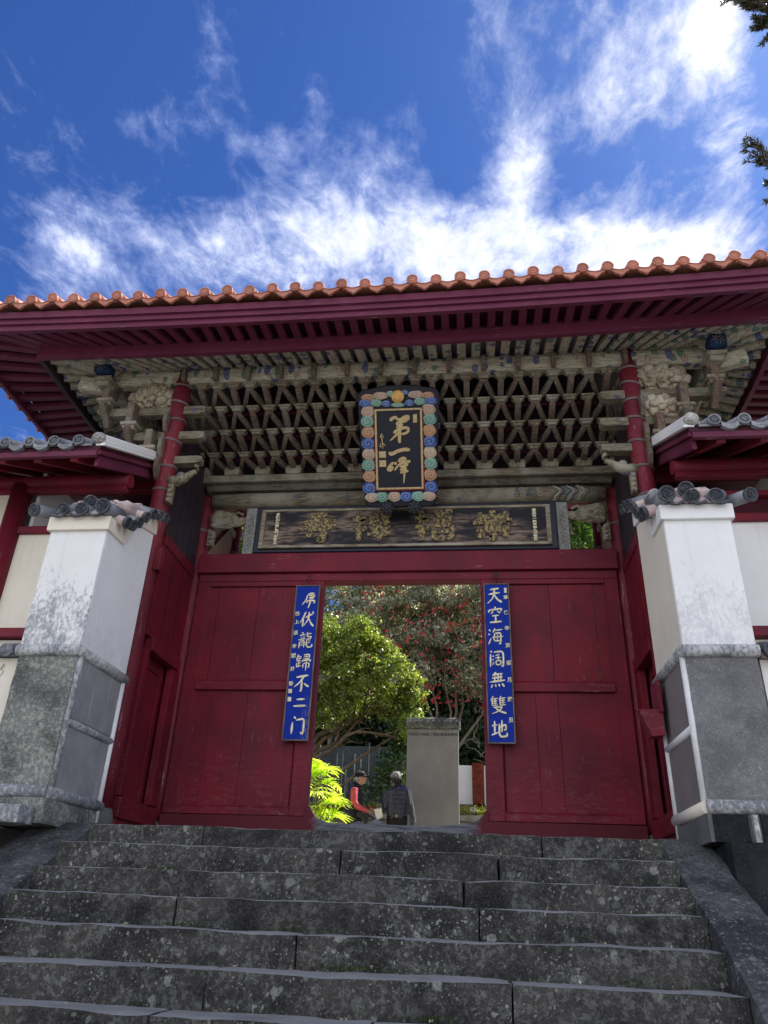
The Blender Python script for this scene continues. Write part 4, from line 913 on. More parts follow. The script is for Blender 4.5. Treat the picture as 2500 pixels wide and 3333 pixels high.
# ================================================================== PIERS
def pier(s, label):
    r = thing('gate_pier', (s*2.76, 6.4, 0), label, 'gate pier', 'plastered piers flanking the steps')
    xi, xo = s*2.49, s*3.04; A, B = min(xi, xo), max(xi, xo)
    # upper shaft, its top rising towards the back
    q = MB(); q.prism([(5.92, 1.39), (6.87, 1.39), (6.87, 2.92), (6.62, 2.88), (6.46, 2.80), (6.33, 2.66), (6.22, 2.51), (6.1, 2.50), (5.92, 2.50)], A, B, 'yz')
    q.build('shaft', PLD if s < 0 else m_plaster('white plaster with grey bloom', (.80, .80, .80), .55, 1.2, 2.3, tone=(.42, .43, .46)), r, .01, 2)
    # thin sheet over the inner side, white on the left pier, cream on the right
    q = MB(); q.prism([(5.935, 1.40), (6.86, 1.40), (6.86, 2.91), (6.62, 2.87), (6.46, 2.79), (6.33, 2.65), (6.22, 2.51), (5.935, 2.50)], min(s*2.486, s*2.489), max(s*2.486, s*2.489), 'yz')
    q.build('inner_render', PLW if s < 0 else PLC, r)
    q = MB(); lo = [(5.885, 2.49), (6.19, 2.50), (6.26, 2.505), (6.33, 2.60), (6.38, 2.72), (6.46, 2.81), (6.56, 2.85), (6.88, 2.92)]; hi = [(6.88, 3.08), (6.55, 3.0), (6.42, 2.93), (6.28, 2.76), (6.18, 2.67), (6.05, 2.635), (5.885, 2.63)]
    q.prism(lo+hi, A-.028, B+.028, 'yz'); q.build('cornice', PLC if s < 0 else PLW, r, .008, 2)
    # moulding rolls
    def roll(pts, rad=.036, mt=PLG, nm='moulding'): q = MB(); q.tube(pts, rad, 14); q.build(nm, mt, r)
    roll([(A-.01, 5.93, 1.35), (B+.01, 5.93, 1.35)], .05); roll([(xi, 5.93, 1.35), (xi, 6.87, 1.35)], .05)
    roll([(xi, 5.97, .25), (xi, 5.97, 1.31)], .030, PLG if s < 0 else PLW); roll([(xi, 6.83, .0), (xi, 6.83, 1.31)], .030, PLW)
    roll([(xi, 5.97, .765), (xi, 6.83, .765)], .032, PLG if s < 0 else PLW); roll([(xi, 5.93, .205), (xi, 6.87, .205)], .048, PLG if s < 0 else PLC)
    roll([(A-.01, 5.93, .205), (B+.6*(s > 0)+.01, 5.93, .205)] if s > 0 else [(A-.01, 5.93, .205), (B, 5.93, .205)], .05)
    o = MB().box(A+.005, B-.005, 5.93, 6.86, .16, 1.33).build('stone_body', MOTT if s < 0 else m_stone('speckled grey stone', (.19, .19, .195), (.12, .12, .125), .7, (.42, .43, .42), 1., speck=.45, mott=.15), r)
    roughen(o, .08, .006, 5., s)
    for z0, z1 in ((.245, .73), (.80, 1.30)):
        MB().box(min(s*2.482, s*2.50), max(s*2.482, s*2.50), 6.0, 6.80, z0, z1).build('stone_panel', PANEL if s < 0 else m_stone('brown grey stone panel', (.20, .175, .172), (.16, .142, .14), .05, (.3, .3, .3), .8, .003, speck=.15), r, .004)
    o = MB().box(A-.02, B+.02, 5.90, 6.86, -.03, .16).build('plinth', MOTT if s < 0 else BASE, r); roughen(o, .08, .008, 5., s+3)
    # tile cap
    zt = 2.63
    cap = MB(); hump = [(5.86, zt+.02), (5.95, zt+.10), (6.15, zt+.20), (6.35, zt+.33), (6.6, zt+.45), (6.88, zt+.5), (6.88, zt+.38), (6.5, zt+.3), (6.25, zt+.08), (5.86, zt)]
    cap.prism(hump, A+.08, B-.06, 'yz'); co = cap.build('tile_cap', TILP, r, .03, 3)
    def barrel(p0, p1, rad, mt, end=True, nm='barrel_tile'):
        q = MB(); q.tube([p0, p1], rad, 14); o = q.build(nm, mt, co)
        if end:
            d = (Vector(p0)-Vector(p1)).normalized(); q = MB(); pos = Vector(p0)+d*.004
            prof_ = [(rad*1.02, -.02), (rad*1.12, .0), (rad*1.12, .015), (rad*.9, .017), (rad*.87, .007), (rad*.03, .006)]
            q.lathe(prof_, (0, 0, 0), 22, 'y')
            for k in range(3):
                pts = []
                for a in range(7): t = 2*PI*k/3+a*.42; rr = rad*(.12+.085*a); pts.append((math.cos(t)*rr, -.012, math.sin(t)*rr))
                q.tube(pts, rad*.10, 5)
            for k in range(14): t = 2*PI*k/14; q.ell((math.cos(t)*rad*.78, -.010, math.sin(t)*rad*.78), (rad*.07,)*3, 6, 4)
            M3 = Vector((0, -1, 0)).rotation_difference(d).to_matrix()
            q.v = [tuple(M3 @ Vector(v)+pos) for v in q.v]; q.build('round_end', TILD, o)
    fx = [s*3.10, s*2.92, s*2.73, s*2.50]
    for k, x in enumerate(fx):
        d = (-.10 if s < 0 else .10) if k == 0 else (0.02*s if k == 3 else 0)
        barrel((x+d, 5.83-.02*(k == 3), zt+.045+(.015 if k == 3 else .0)), (x, 6.10, zt+.12), .058 if k < 3 else .066, TILG)
    barrel((s*2.72, 5.93, zt+.17), (s*2.76, 6.20, zt+.26), .062, TILG)
    for k, (y, z) in enumerate(((6.03, 2.60), (6.15, 2.63), (6.26, 2.72), (6.38, 2.84), (6.52, 2.95), (6.68, 3.02), (6.82, 3.06))):
        barrel((s*2.37, y, z+.03), (s*2.66, y+.02, z+.13), .050, TILG if k % 3 else TILP)
    for k in range(5): barrel((s*(2.60+.0*k), 6.12+.14*k, zt+.20+.075*k), (s*2.95, 6.14+.14*k, zt+.24+.07*k), .062, TILP, False)
    rc = random.Random(int(s)+9)
    for tier, (n_, x0_, y0_, z0_) in enumerate(((5, 2.56, 6.00, .17), (5, 2.52, 6.14, .25), (4, 2.55, 6.28, .335), (3, 2.60, 6.42, .40))):
        for k in range(n_):
            x = s*(x0_+.115*k); z = zt+z0_-.012*abs(k-1.5)
            q = MB(); q.tube([(x, y0_-.02, z-.012), (x, y0_, z), (x, y0_+.22, z+.05)], [.040, .058, .062], 14)
            q.build('plastered_tile', TILP if rc.random() < .62 else TILG, co)
            if k < n_-1:
                q = MB(); q.tube([(x+s*.057, y0_+.02, z-.035), (x+s*.057, y0_+.2, z+.01)], [.045, .05], 10, sq=(1, .5)); q.build('plaster_joint', TILP, co)
    q = MB()
    for a, b in ((3.02, 2.90), (2.84, 2.72), (2.66, 2.52)):
        pts = [(s*(a+(b-a)*k/6), 5.84, zt-.0-.022*math.sin(PI*k/6)) for k in range(7)]; q.tube(pts, .016, 8)
    q.build('pan_tile', TILD, co)
    return r
pl_ = pier(-1, 'left plastered pier blackened by mildew above a lichened stone base')
pr_ = pier(1, 'right white plastered pier above a speckled grey stone base')
# box on the right pier's inner side
bx = thing('wall_box', (2.43, 6.75, .84), 'red wooden wedge box with a back plate fixed to the inside of the right pier', 'box')
MB().box(2.405, 2.44, 6.58, 6.83, 1.03, 1.30).build('back_plate', RED, bx, .004)
q = MB(); q.add([(2.43, 6.60, 1.055), (2.26, 6.72, 1.085), (2.28, 6.90, 1.11), (2.44, 6.88, 1.11), (2.43, 6.60, .84), (2.34, 6.68, .845), (2.34, 6.86, .86), (2.44, 6.88, .86)], [(0, 1, 2, 3), (4, 7, 6, 5), (0, 4, 5, 1), (1, 5, 6, 2), (2, 6, 7, 3), (3, 7, 4, 0)]); q.build('box_body', RED, bx, .004)

# ================================================================== SIDE WINGS
def wing(s, label):
    r = thing('side_wing', (s*4.6, 7.1, 0), label, 'side building', 'tiled wings beside the gate')
    def bx(nm, a, b, y0, y1, z0, z1, mt, bev=.006): return MB().box(min(s*a, s*b), max(s*a, s*b), y0, y1, z0, z1).build(nm, mt, r, bev)
    lo = 3.0; far_ = 8.5
    # walls
    w_ = bx('wall', 3.0, 4.16, 7.07, 7.13, 1.90, 3.12, PLC if s < 0 else PLW, 0); w_2 = bx('wall', 4.38, far_, 7.07, 7.13, -.5, 3.60, PLC if s < 0 else PLW, 0)
    bx('wall', 4.40, 4.46, 7.14, 9.2, 0, 3.8, PLW, 0); bx('wall', 3.02, 4.16, 7.07, 7.13, -.5, 1.82, PLC, 0)
    q = MB(); q.box(min(s*4.10, s*4.14), max(s*4.10, s*4.14), 7.16, 9.4, 2.2, 3.9); q.build('cross_wall', PLW, r)
    q = MB(); q.tube([(s*4.27, 7.06, -.5), (s*4.27, 7.06, 3.66)], .115, 20); q.build('column', RED, r)
    bx('rail', 2.98, 4.17, 7.02, 7.12, 3.045, 3.13, REDX); bx('sill_rail', 2.98, 4.17, 7.0, 7.12, 1.835, 1.935, REDX)
    if s > 0: bx('upper_rail', 2.98, 4.17, 7.02, 7.12, 3.33, 3.39, REDX); bx('infill_board', 3.0, 4.17, 7.10, 7.13, 3.12, 3.33, REDD)
    bx('sill_rail', 4.37, far_, 7.0, 7.12, 1.835, 1.935, REDX)
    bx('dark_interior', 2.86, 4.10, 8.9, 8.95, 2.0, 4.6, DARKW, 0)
    q = MB(); q.tube([(s*2.97, 7.05, 3.70), (s*far_, 7.05, 3.70)], .082, 16, sq=(1, 1)); q.build('round_purlin', REDX, r)
    bx('plate', 3.0, far_, 7.0, 7.10, 3.56, 3.617, REDX)
    bx('middle_purlin', 2.99, far_, 7.75, 7.87, 3.98, 4.12, REDX)
    # roof plane slope
    Y0, Z0, sl = 6.19, 3.60, .462
    def rz(y): return Z0+(y-Y0)*sl
    q = MB(); q.prism([(6.20, rz(6.20)-.03), (8.35, rz(8.35)-.03), (10.4, rz(6.30)-.03), (10.4, rz(6.30)+.02), (8.35, rz(8.35)+.02), (6.20, rz(6.20)+.02)], min(s*2.93, s*far_), max(s*2.93, s*far_), 'yz')
    rf = q.build('roof', REDD, r)
    q = MB(); x = 3.16
    while x < far_:
        q.tube([(s*x, 6.17, rz(6.17)+.085), (s*x, 8.3, rz(8.3)+.085)], .052, 12); x += .27
    q.build('tile_rows', TILG, rf)
    x = 3.16
    while x < 6.4:
        end_tile(rf, s*x, 6.155, rz(6.155)+.088, TILG, .058, False)
        q = MB(); pts = [(s*(x+.055+(.16)*k/8), 6.165, rz(6.16)+.07-.040*math.sin(PI*k/8)) for k in range(9)]
        for k in range(8):
            a, b = pts[k], pts[k+1]; q.add([(a[0], 6.15, a[2]-.05), (b[0], 6.15, b[2]-.05), (b[0], 6.15, b[2]), (a[0], 6.15, a[2]), (a[0], 6.20, a[2]-.05), (b[0], 6.20, b[2]-.05), (b[0], 6.20, b[2]), (a[0], 6.20, a[2])], [(0, 1, 2, 3), (7, 6, 5, 4), (0, 4, 5, 1), (3, 2, 6, 7)])
        for k in range(3): q.ell((s*(x+.10+.035*k), 6.148, rz(6.16)+.012), (.011, .004, .009), 6, 4)
        q.build('pan_tile', TILG, rf); x += .27
    # pan sheet between rows
    q = MB(); q.prism([(6.18, rz(6.18)+.022), (8.35, rz(8.35)+.022), (8.35, rz(8.35)+.05), (6.18, rz(6.18)+.05)], min(s*3.02, s*far_), max(s*3.02, s*far_), 'yz'); q.build('pan_sheet', TILG, rf)
    bx('eave_board', 2.95, far_, 6.185, 6.235, rz(6.19)-.10, rz(6.19)-.035, REDE, .004)
    x = 3.22
    while x < far_:
        MB().beam((s*x, 6.24, rz(6.24)-.10), (s*x, 8.3, rz(8.3)-.10), .085, .10).build('rafter', REDX, r, .005); x += .40
    # verge: barge board, batten and plastered capping
    def pb(nm, xa, xb, y0, y1, zl, zh, mt, bev=.006):
        q = MB(); q.prism([(y0, rz(y0)+zl), (y1, rz(y1)+zl), (y1, rz(y1)+zh), (y0, rz(y0)+zh)], min(s*xa, s*xb), max(s*xa, s*xb), 'yz'); return q.build(nm, mt, r, bev)
    pb('barge_board', 2.955, 3.0, 6.27, 8.2, -.215, -.085, REDE); pb('barge_batten', 2.92, 2.998, 6.21, 8.3, -.083, -.032, REDE)
    pb('verge_moulding', 2.885, 2.985, 6.19, 8.2, .022, .055, PLW); c_ = pb('verge_cap', 2.90, 3.04, 6.19, 8.15, .058, .155, PLW, .01)
    q = MB(); q.ell((s*2.965, 6.19, rz(6.19)+.11), (.075, .06, .07), 12, 8, fn=lambda k: 1+.12*mnoise.noise(k*4)); q.build('broken_plaster', m_stone('broken plaster', (.5, .49, .44), (.12, .12, .12), .4), c_)
    return r
wing(-1, 'cream walled wing with grey tiled roof beyond the left pier')
wing(1, 'white walled wing with grey tiled roof beyond the right pier')

# low garden walls outside the piers
def lowwall(s, label):
    r = thing('garden_wall', (s*4.2, 6.0, 0), label, 'garden wall', 'low garden walls')
    o = MB().box(min(s*3.07, s*6.5), max(s*3.07, s*6.5), 6.0, 6.25, -.1, 1.30).build('wall_body', m_plaster('cracked lime wall', (.72, .68, .58) if s < 0 else (.78, .77, .74), .5, -.2, .9, tone=(.5, .52, .42)), r)
    q = MB()
    if s < 0:
        for k in range(9):
            y0 = 5.997; a = Vector((-3.15-.07*random.random()*6, y0, 1.25)); pts = [a]
            for _ in range(12): a = a+Vector((random.uniform(-.05, .05), 0, -random.uniform(.02, .09))); pts.append(a.copy())
            q.tube(pts, .0025, 4)
        q.build('crack', simple('crack brown', (.2, .16, .12)), r)
    cp = MB().prism([(5.93, 1.31), (6.32, 1.31), (6.22, 1.40), (6.125, 1.44), (6.03, 1.40)], min(s*3.07, s*6.5), max(s*3.07, s*6.5), 'yz').build('coping', TILP if s > 0 else TILG, r, .02, 2)
    for k in range(12):
        x = s*(3.15+.25*k); q = MB(); q.tube([(x, 5.90, 1.345), (x, 6.12, 1.42)], .066 if s > 0 else .055, 14); q.build('barrel_tile', TILD if k == 0 and s > 0 else TILG, cp)
        if s > 0: end_tile(cp, x, 5.89, 1.345, TILD, .074, False)
    q = MB(); q.tube([(s*3.09, 5.93, 1.36), (s*3.24, 5.93, 1.33)], .04, 10); q.build('stub_tile', TILG, cp)
    return r
lowwall(-1, 'low cream wall with hairline cracks and tile coping left of the left pier')
lowwall(1, 'low white wall with dark round tile coping right of the right pier')

# ================================================================== STAIRS
st = thing('stone_staircase', (0, 5, -2.1), 'broad flight of dark lichened stone steps leading up to the gate', 'staircase')
NO = [(6.14, 0.), (5.735, -.165), (5.465, -.332), (5.215, -.497), (4.945, -.667), (4.665, -.846), (4.38, -1.035), (4.10, -1.215), (3.82, -1.39), (3.54, -1.57), (3.26, -1.75), (2.98, -1.93)]
rs = random.Random(5)
for k, (y, z) in enumerate(NO):
    yb = (NO[k-1][0]+.12) if k else 9.0
    x = -2.2; n = 0; cuts = {0: (-1.25, 1.33), 1: (-.10, 1.0), 2: (.76,), 3: (.86, -1.05), 4: (-.2,), 5: (-.62, 1.02), 6: (-.8, .3)}.get(k, (rs.uniform(-1, 1),))
    ed = [-2.2]+sorted(cuts)+[2.2]
    for a, b in zip(ed[:-1], ed[1:]):
        dz = rs.uniform(-.006, .006); dy = rs.uniform(-.008, .008)
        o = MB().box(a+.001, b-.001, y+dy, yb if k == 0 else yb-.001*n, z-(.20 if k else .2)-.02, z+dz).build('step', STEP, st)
        roughen(o, .06 if k < 8 else .15, .012, 3., k*3+n); n += 1
        for v in o.data.vertices:
            v.co.z += .010*mnoise.noise(Vector((v.co.x*.9, k*5.1, 0)))+.006*mnoise.noise(Vector((v.co.x*3.1, k*5.1, 9)))
            v.co.y += .012*mnoise.noise(Vector((v.co.x*1.3, k*3.7, 4)))
for s in (-1, 1):
    for (ya, za), (yb, zb) in (((6.3, .02), (4.98, -.62)), ((4.97, -.625), (3.6, -1.50)), ((3.59, -1.505), (2.7, -2.1))):
        q = MB(); w = .36 if s > 0 else .52
        q.prism([(ya, za), (yb, zb), (yb, zb-.5), (ya, za-.55)], min(s*2.195, s*(2.195+w)), max(s*2.195, s*(2.195+w)), 'yz')
        o = q.build('cheek_stone', CHEEK, st); roughen(o, .07, .012, 3., s+ya)
def block(name, x0, x1, y0, y1, z0, z1, mt, lab, cat, amp=.012, cut=.07, grp=None, seed=0):
    r = MB().box(x0, x1, y0, y1, z0, z1).build(name, mt); roughen(r, cut, amp, 3.5, seed)
    return tag(r, lab, cat, grp)
block('retaining_wall', 2.56, 7.5, 5.78, 6.6, -2.2, -.035, RETW, 'dark damp retaining wall below the right pier', 'retaining wall', .010)
block('retaining_wall', -7.5, -2.74, 5.95, 6.6, -2.2, -.22, RETW, 'rough retaining wall below the left pier', 'retaining wall', .02, seed=2)
r = thing('foundation_stones', (2.9, 5.9, 0), 'row of squared foundation stones under the roll moulding of the right pier', 'stones')
for i, (a, b) in enumerate(((2.50, 2.74), (2.76, 2.80), (2.82, 3.2), (3.22, 3.6))):
    o = MB().box(a, b, 5.88 if i != 1 else 5.86, 6.2, -.03, .155).build('stone', RETW if i != 1 else PLG, r); roughen(o, .05, .006, 5, i)
block('rounded_stone', -3.15, -2.52, 5.66, 5.89, -.05, .09, PLG, 'pale rounded stone lying at the foot of the left pier', 'stone', .02, .05, seed=4)
block('flat_slab', -3.3, -2.74, 5.42, 5.85, -.16, -.07, MOTT, 'broken flat slab under the pale rounded stone', 'stone', .03, .06, seed=5)
block('rubble_stone', -2.95, -2.76, 5.35, 5.6, -.27, -.17, MOTT, 'small rubble stone in the gap beside the left cheek', 'stone', .03, .05, seed=8)
block('rubble_slab', -3.4, -2.74, 4.9, 5.6, -.45, -.29, MOTT, 'lichened rubble slab sloping beside the left cheek', 'stone', .04, .07, seed=9)
# ground
def struct(o): o['kind'] = 'structure'; return o
gd = MB(); gd.add([(-300, -300, -2.12), (300, -300, -2.12), (300, 6.3, -2.12), (-300, 6.3, -2.12)], [(0, 1, 2, 3)])
struct(gd.build('ground', m_stone('pale paving', (.26, .25, .23), (.18, .17, .16), .3, (.3, .3, .28), .3)))
gd = MB(); gd.add([(-60, 9.0, -.012), (60, 9.0, -.012), (60, 300, -.012), (-60, 300, -.012)], [(0, 1, 2, 3)])
struct(gd.build('garden_ground', m_stone('courtyard ground', (.34, .31, .26), (.22, .2, .16), .3, (.5, .5, .45), .5)))
gd = MB(); gd.box(-2.65, 2.65, 6.3, 10.3, -.2, -.02); gd.box(-9, -2.7, 6.55, 9.0, -.4, -.02); gd.box(2.7, 9, 6.55, 9.0, -.4, -.02); struct(gd.build('terrace', BASE))

# ================================================================== FOLIAGE
DEBRIS = []
def f_leaf(c1, c2, c3, trans=.5, rough=.35, spec=.5, tcol=None):
    def f(N):
        rnd = N.n('ShaderNodeNewGeometry').outputs['Random Per Island']
        col = N.mix(N.ramp(rnd, .1, .6), (*c1, 1), (*c2, 1)); col = N.mix(N.ramp(rnd, .75, .95), col, (*c3, 1))
        col = N.mix(N.math('MULTIPLY', N.ramp(N.noise(N.coord(), 1.1, 4, .6), .4, .65), .5), col, (*c1, 1))
        b = pbsdf(N, col, rough, None, spec)
        t = N.n('ShaderNodeBsdfTranslucent', {0: N.mix(1., col, (*(tcol or (1.6, 1.9, .6)), 1), 'MULTIPLY')}).outputs[0]
        return N.n('ShaderNodeMixShader', {0: trans, 1: b, 2: t}).outputs[0]
    return f
L_CAM = material('camellia leaf', f_leaf((.11, .135, .085), (.34, .36, .26), (.70, .67, .58), .42, .26, 1., (1.5, 1.5, 1.0)))
L_LIM = material('lime shrub leaf', f_leaf((.08, .125, .025), (.24, .29, .05), (.60, .60, .22), .46, .30, 1., (1.5, 1.6, .7)))
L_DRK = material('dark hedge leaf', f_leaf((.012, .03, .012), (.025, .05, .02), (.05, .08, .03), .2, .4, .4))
L_PAL = material('palm frond leaf', f_leaf((.42, .50, .06), (.62, .64, .10), (.78, .76, .34), .5, .35, .6))
L_POD = material('podocarpus needle', f_leaf((.022, .032, .016), (.04, .05, .022), (.07, .065, .03), .12, .35, .5))
L_YEL = material('yellow green treetop leaf', f_leaf((.22, .24, .04), (.36, .36, .07), (.45, .42, .12), .45, .5, .4))
L_CON = material('conifer spray', f_leaf((.05, .11, .03), (.10, .19, .04), (.18, .26, .06), .3, .5, .3))
L_GRS = material('dry grass blade', f_leaf((.22, .25, .06), (.38, .36, .10), (.5, .42, .16), .35, .6, .3))
PETAL = material('camellia petal', lambda N: N.n('ShaderNodeMixShader', {0: .3, 1: pbsdf(N, N.mix(N.n('ShaderNodeNewGeometry').outputs['Random Per Island'], (.55, .02, .035, 1), (.80, .10, .12, 1)), .5), 2: N.n('ShaderNodeBsdfTranslucent', {0: (.8, .06, .06, 1)}).outputs[0]}).outputs[0])
BARK = m_stone('grey brown bark', (.20, .15, .10), (.09, .07, .05), .5, (.35, .33, .28), 2.)
BARKP = m_stone('pale bark', (.22, .19, .15), (.12, .10, .08), .5, (.45, .45, .4), 2.)

def leaves(name, C, size, mt, par, asp=.42, upb=.5, fold=.25, dirs=None, jit=.35):
    """one folded four-point leaf per centre"""
    C = np.asarray(C, float); n = len(C)
    d = RNG.normal(size=(n, 3)) if dirs is None else np.asarray(dirs)+RNG.normal(size=(n, 3))*jit
    d /= np.linalg.norm(d, axis=1)[:, None]
    nv = RNG.normal(size=(n, 3)); nv[:, 2] += upb*2; nv -= d*np.sum(nv*d, 1)[:, None]; nv /= np.linalg.norm(nv, axis=1)[:, None]
    sd2 = np.cross(d, nv); L = (np.asarray(size)*(.7+.6*RNG.random(n)))[:, None]
    base = C-d*L*.5; tip = C+d*L*.5; mid = C-d*L*.05; w = L*asp*.5
    V = np.stack([base, mid+sd2*w+nv*w*fold, tip-nv*L*.06, mid-sd2*w+nv*w*fold], 1).reshape(-1, 3)-np.array(world_of(par))
    me = bpy.data.meshes.new(name); me.vertices.add(4*n); me.vertices.foreach_set('co', V.ravel())
    F = (np.arange(n)[:, None]*4+np.array([0, 1, 2, 0, 2, 3])[None]).ravel()
    me.loops.add(6*n); me.loops.foreach_set('vertex_index', F); me.polygons.add(2*n)
    me.polygons.foreach_set('loop_start', np.arange(2*n)*3); me.polygons.foreach_set('loop_total', np.full(2*n, 3))
    me.update(calc_edges=True); me.validate(); me.materials.append(mt)
    o = bpy.data.objects.new(name, me); COL.objects.link(o)
    if par: o.parent = par
    return o
def clumps(c, r, n, k, spread, shell=.55):
    """points gathered in k clumps on and in an ellipsoid"""
    c = np.array(c); r = np.array(r); u = RNG.normal(size=(k, 3)); u /= np.linalg.norm(u, axis=1)[:, None]
    rad = shell+(1-shell)*RNG.random(k)**.5; cc = c+u*r*rad[:, None]
    idx = RNG.integers(0, k, n); P = RNG.normal(size=(n, 3))*spread*np.array([1, 1, .6]); s = (.6+.8*RNG.random(k))[idx][:, None]
    return cc[idx]+P*s
def limb(mb, p0, p1, r0, r1, wob=.12, n=7, sag=0.):
    p0, p1 = Vector(p0), Vector(p1); L = (p1-p0).length; pts = []
    for i in range(n+1):
        t = i/n; q_ = p0.lerp(p1, t); k = math.sin(PI*t)*wob*L
        pts.append(q_+Vector((mnoise.noise(Vector((p0.x*3+t*2, p1.z, 1)))*k, mnoise.noise(Vector((p0.x*3+t*2, p1.z, 7)))*k, mnoise.noise(Vector((p1.x*3+t*2, p0.z, 3)))*k+sag*math.sin(PI*t))))
    mb.tube(pts, [r0+(r1-r0)*(i/n) for i in range(n+1)], 8); return pts

pts_ = []
for k in range(1, 7):
    y1 = NO[k-1][0]; y0 = NO[k][0]; n_ = 26
    yy = y0+(y1-y0)*(1-RNG.random(n_)**2*.9); pts_.append(np.stack([RNG.uniform(-2.1, 2.1, n_), yy, np.full(n_, NO[k][1]+.012)], 1))
fd_ = leaves('fallen_leaves', np.concatenate(pts_), .022, material('dry leaf fleck', f_leaf((.30, .24, .14), (.45, .38, .24), (.6, .56, .45), .2, .6, .2)), None, .6, 3.); fd_['kind'] = 'stuff'
mp_ = []
for (mx_, k, n_) in ((-.25, 4, 70), (.05, 5, 60), (-.95, 4, 50), (.20, 5, 40), (-1.3, 2, 40), (1.75, 5, 30), (.62, 6, 60)):
    mp_.append(np.stack([RNG.normal(mx_, .10, n_), NO[k-1][0]-.012+RNG.normal(0, .006, n_), NO[k][1]+.012+abs(RNG.normal(0, .010, n_))], 1))
mo_ = leaves('moss', np.concatenate(mp_), .018, material('moss', f_leaf((.03, .05, .012), (.07, .10, .02), (.12, .14, .03), .2, .8, .1)), None, .4, .5); mo_['kind'] = 'stuff'

# camellia tree filling the upper doorway
def camellia(loc, balls, nl, label, trunk, nf, lm=L_CAM, size=.105):
    r = thing('camellia_tree', loc, label, 'tree'); q = MB(); b = Vector(loc)
    for (c, rr, k) in balls:
        limb(q, b+Vector((0, 0, trunk*.7)), c, .045, .015)
        for j in range(7): limb(q, Vector(c), Vector(c)+Vector((random.uniform(-1, 1)*rr[0], random.uniform(-1, 1)*rr[1], random.uniform(-.9, .6)*rr[2])), .018, .006, .2)
    limb(q, b, b+Vector((0, 0, trunk)), .11, .07, .06); q.build('trunk', BARKP, r)
    C = np.concatenate([clumps(c, rr, int(nl*k), int(200*k)+20, .13) for c, rr, k in balls])
    leaves('crown', C, size, lm, r, .45, 1.1)
    if nf:
        Fp = np.concatenate([clumps(c, [x*1.02 for x in rr], int(nf*k), int(nf*k), .04, .88) for c, rr, k in balls])
        q = MB()
        for p in Fp:
            p = Vector(p); rot = Matrix.Rotation(random.uniform(0, 6), 3, 'Z')@Matrix.Rotation(random.uniform(.4, 1.6), 3, 'X'); s_ = random.uniform(.020, .032)
            for k in range(5):
                t = 2*PI*k/5; a = rot@Vector((math.cos(t), math.sin(t), .25))*s_; c_ = rot@Vector((math.cos(t+.55), math.sin(t+.55), .45))*s_*1.1; d = rot@Vector((math.cos(t-.55), math.sin(t-.55), .45))*s_*1.1
                q.add([p, p+d, p+a*1.5, p+c_], [(0, 1, 2, 3)])
        q.build('blossoms', PETAL, r)
    return r
camellia((.15, 18.9, 0), [((.2, 18.4, 5.0), (1.5, 1.0, 1.0), .2), ((-.6, 18.6, 6.1), (1.8, 1.1, 1.2), .25), ((.9, 18.9, 6.3), (1.4, 1.0, 1.3), .2), ((1.5, 18.6, 4.8), (1.0, .9, 1.0), .13), ((.9, 19.1, 7.6), (1.9, 1.1, 1.0), .2), ((-.9, 19.2, 7.5), (1.3, 1., .9), .12)], 46000,
         'large camellia tree covered in small red blossoms behind the stone stele', 3.4, 2000)
camellia((-3.0, 20.2, 0), [((-2.6, 20.2, 7.2), (1.7, 1.0, 1.6), .5), ((-3.2, 20.0, 5.4), (1.6, 1., 1.4), .35), ((-2.2, 20.6, 8.6), (1.8, 1., 1.3), .3)], 26000, 'darker camellia tree at the upper left of the doorway view', 3.2, 250)
# lime green shrub tree with arching limbs
r = thing('spreading_shrub_tree', (-2.9, 15.9, 0), 'yellow green leafy tree with arching brown limbs behind the two visitors', 'tree')
q = MB(); b0 = Vector((-2.75, 15.7, 0)); fork = Vector((-2.5, 15.6, 2.15)); q.tube([b0, (-2.68, 15.7, 1.1), fork], [.13, .11, .09], 10)
ends = [((-.30, 15.2, 3.30), .18), ((-.95, 15.1, 3.75), .10), ((-1.4, 15.4, 3.95), .05), ((-.25, 15.3, 2.95), .22), ((-1.9, 15.0, 4.1), .0), ((-.6, 15.0, 2.65), .1), ((-2.4, 15.1, 4.0), 0.), ((-1.0, 15.5, 3.3), .2)]
for e, sg in ends:
    pts = limb(q, fork, e, .048, .012, .25, 9, sg)
    for k in (3, 5, 6, 7):
        for _ in range(2): limb(q, pts[k], Vector(pts[k])+Vector((random.uniform(.1, .7), random.uniform(-.3, .3), random.uniform(-.25, .55))), .014, .004, .25, 5)
limb(q, (-2.6, 15.5, .9), (-1.35, 15.3, 1.95), .05, .02, .1); limb(q, (-2.5, 15.5, 1.6), (-.5, 15.4, 2.75), .045, .015, .2)
q.build('trunk', BARK, r)
PTS = np.concatenate([clumps(c, rr, int(n*.8), int(k*.55), .085, .5) for c, rr, n, k in (((-2.1, 15.3, 4.3), (.65, .6, .5), 9000, 60), ((-1.35, 15.1, 4.15), (.6, .5, .42), 7500, 50), ((-.8, 15.1, 3.75), (.45, .5, .42), 5500, 40), ((-2.4, 15.0, 3.55), (.35, .5, .35), 3600, 30), ((-1.6, 15.0, 3.60), (.55, .4, .25), 4200, 30), ((-.65, 15.2, 3.25), (.38, .4, .25), 3000, 22), ((-2.55, 15.2, 2.85), (.18, .3, .3), 900, 12), ((-1.7, 15.2, 4.75), (.5, .4, .25), 3800, 26), ((-.42, 15.2, 3.6), (.2, .3, .3), 1600, 14), ((-1.2, 15.2, 3.15), (.8, .3, .25), 3600, 40), ((-2.2, 15.2, 3.1), (.5, .3, .3), 2600, 30), ((-.35, 15.2, 2.75), (.22, .3, .35), 1700, 24), ((-2.35, 15.3, 4.75), (.4, .4, .3), 2600, 22))])
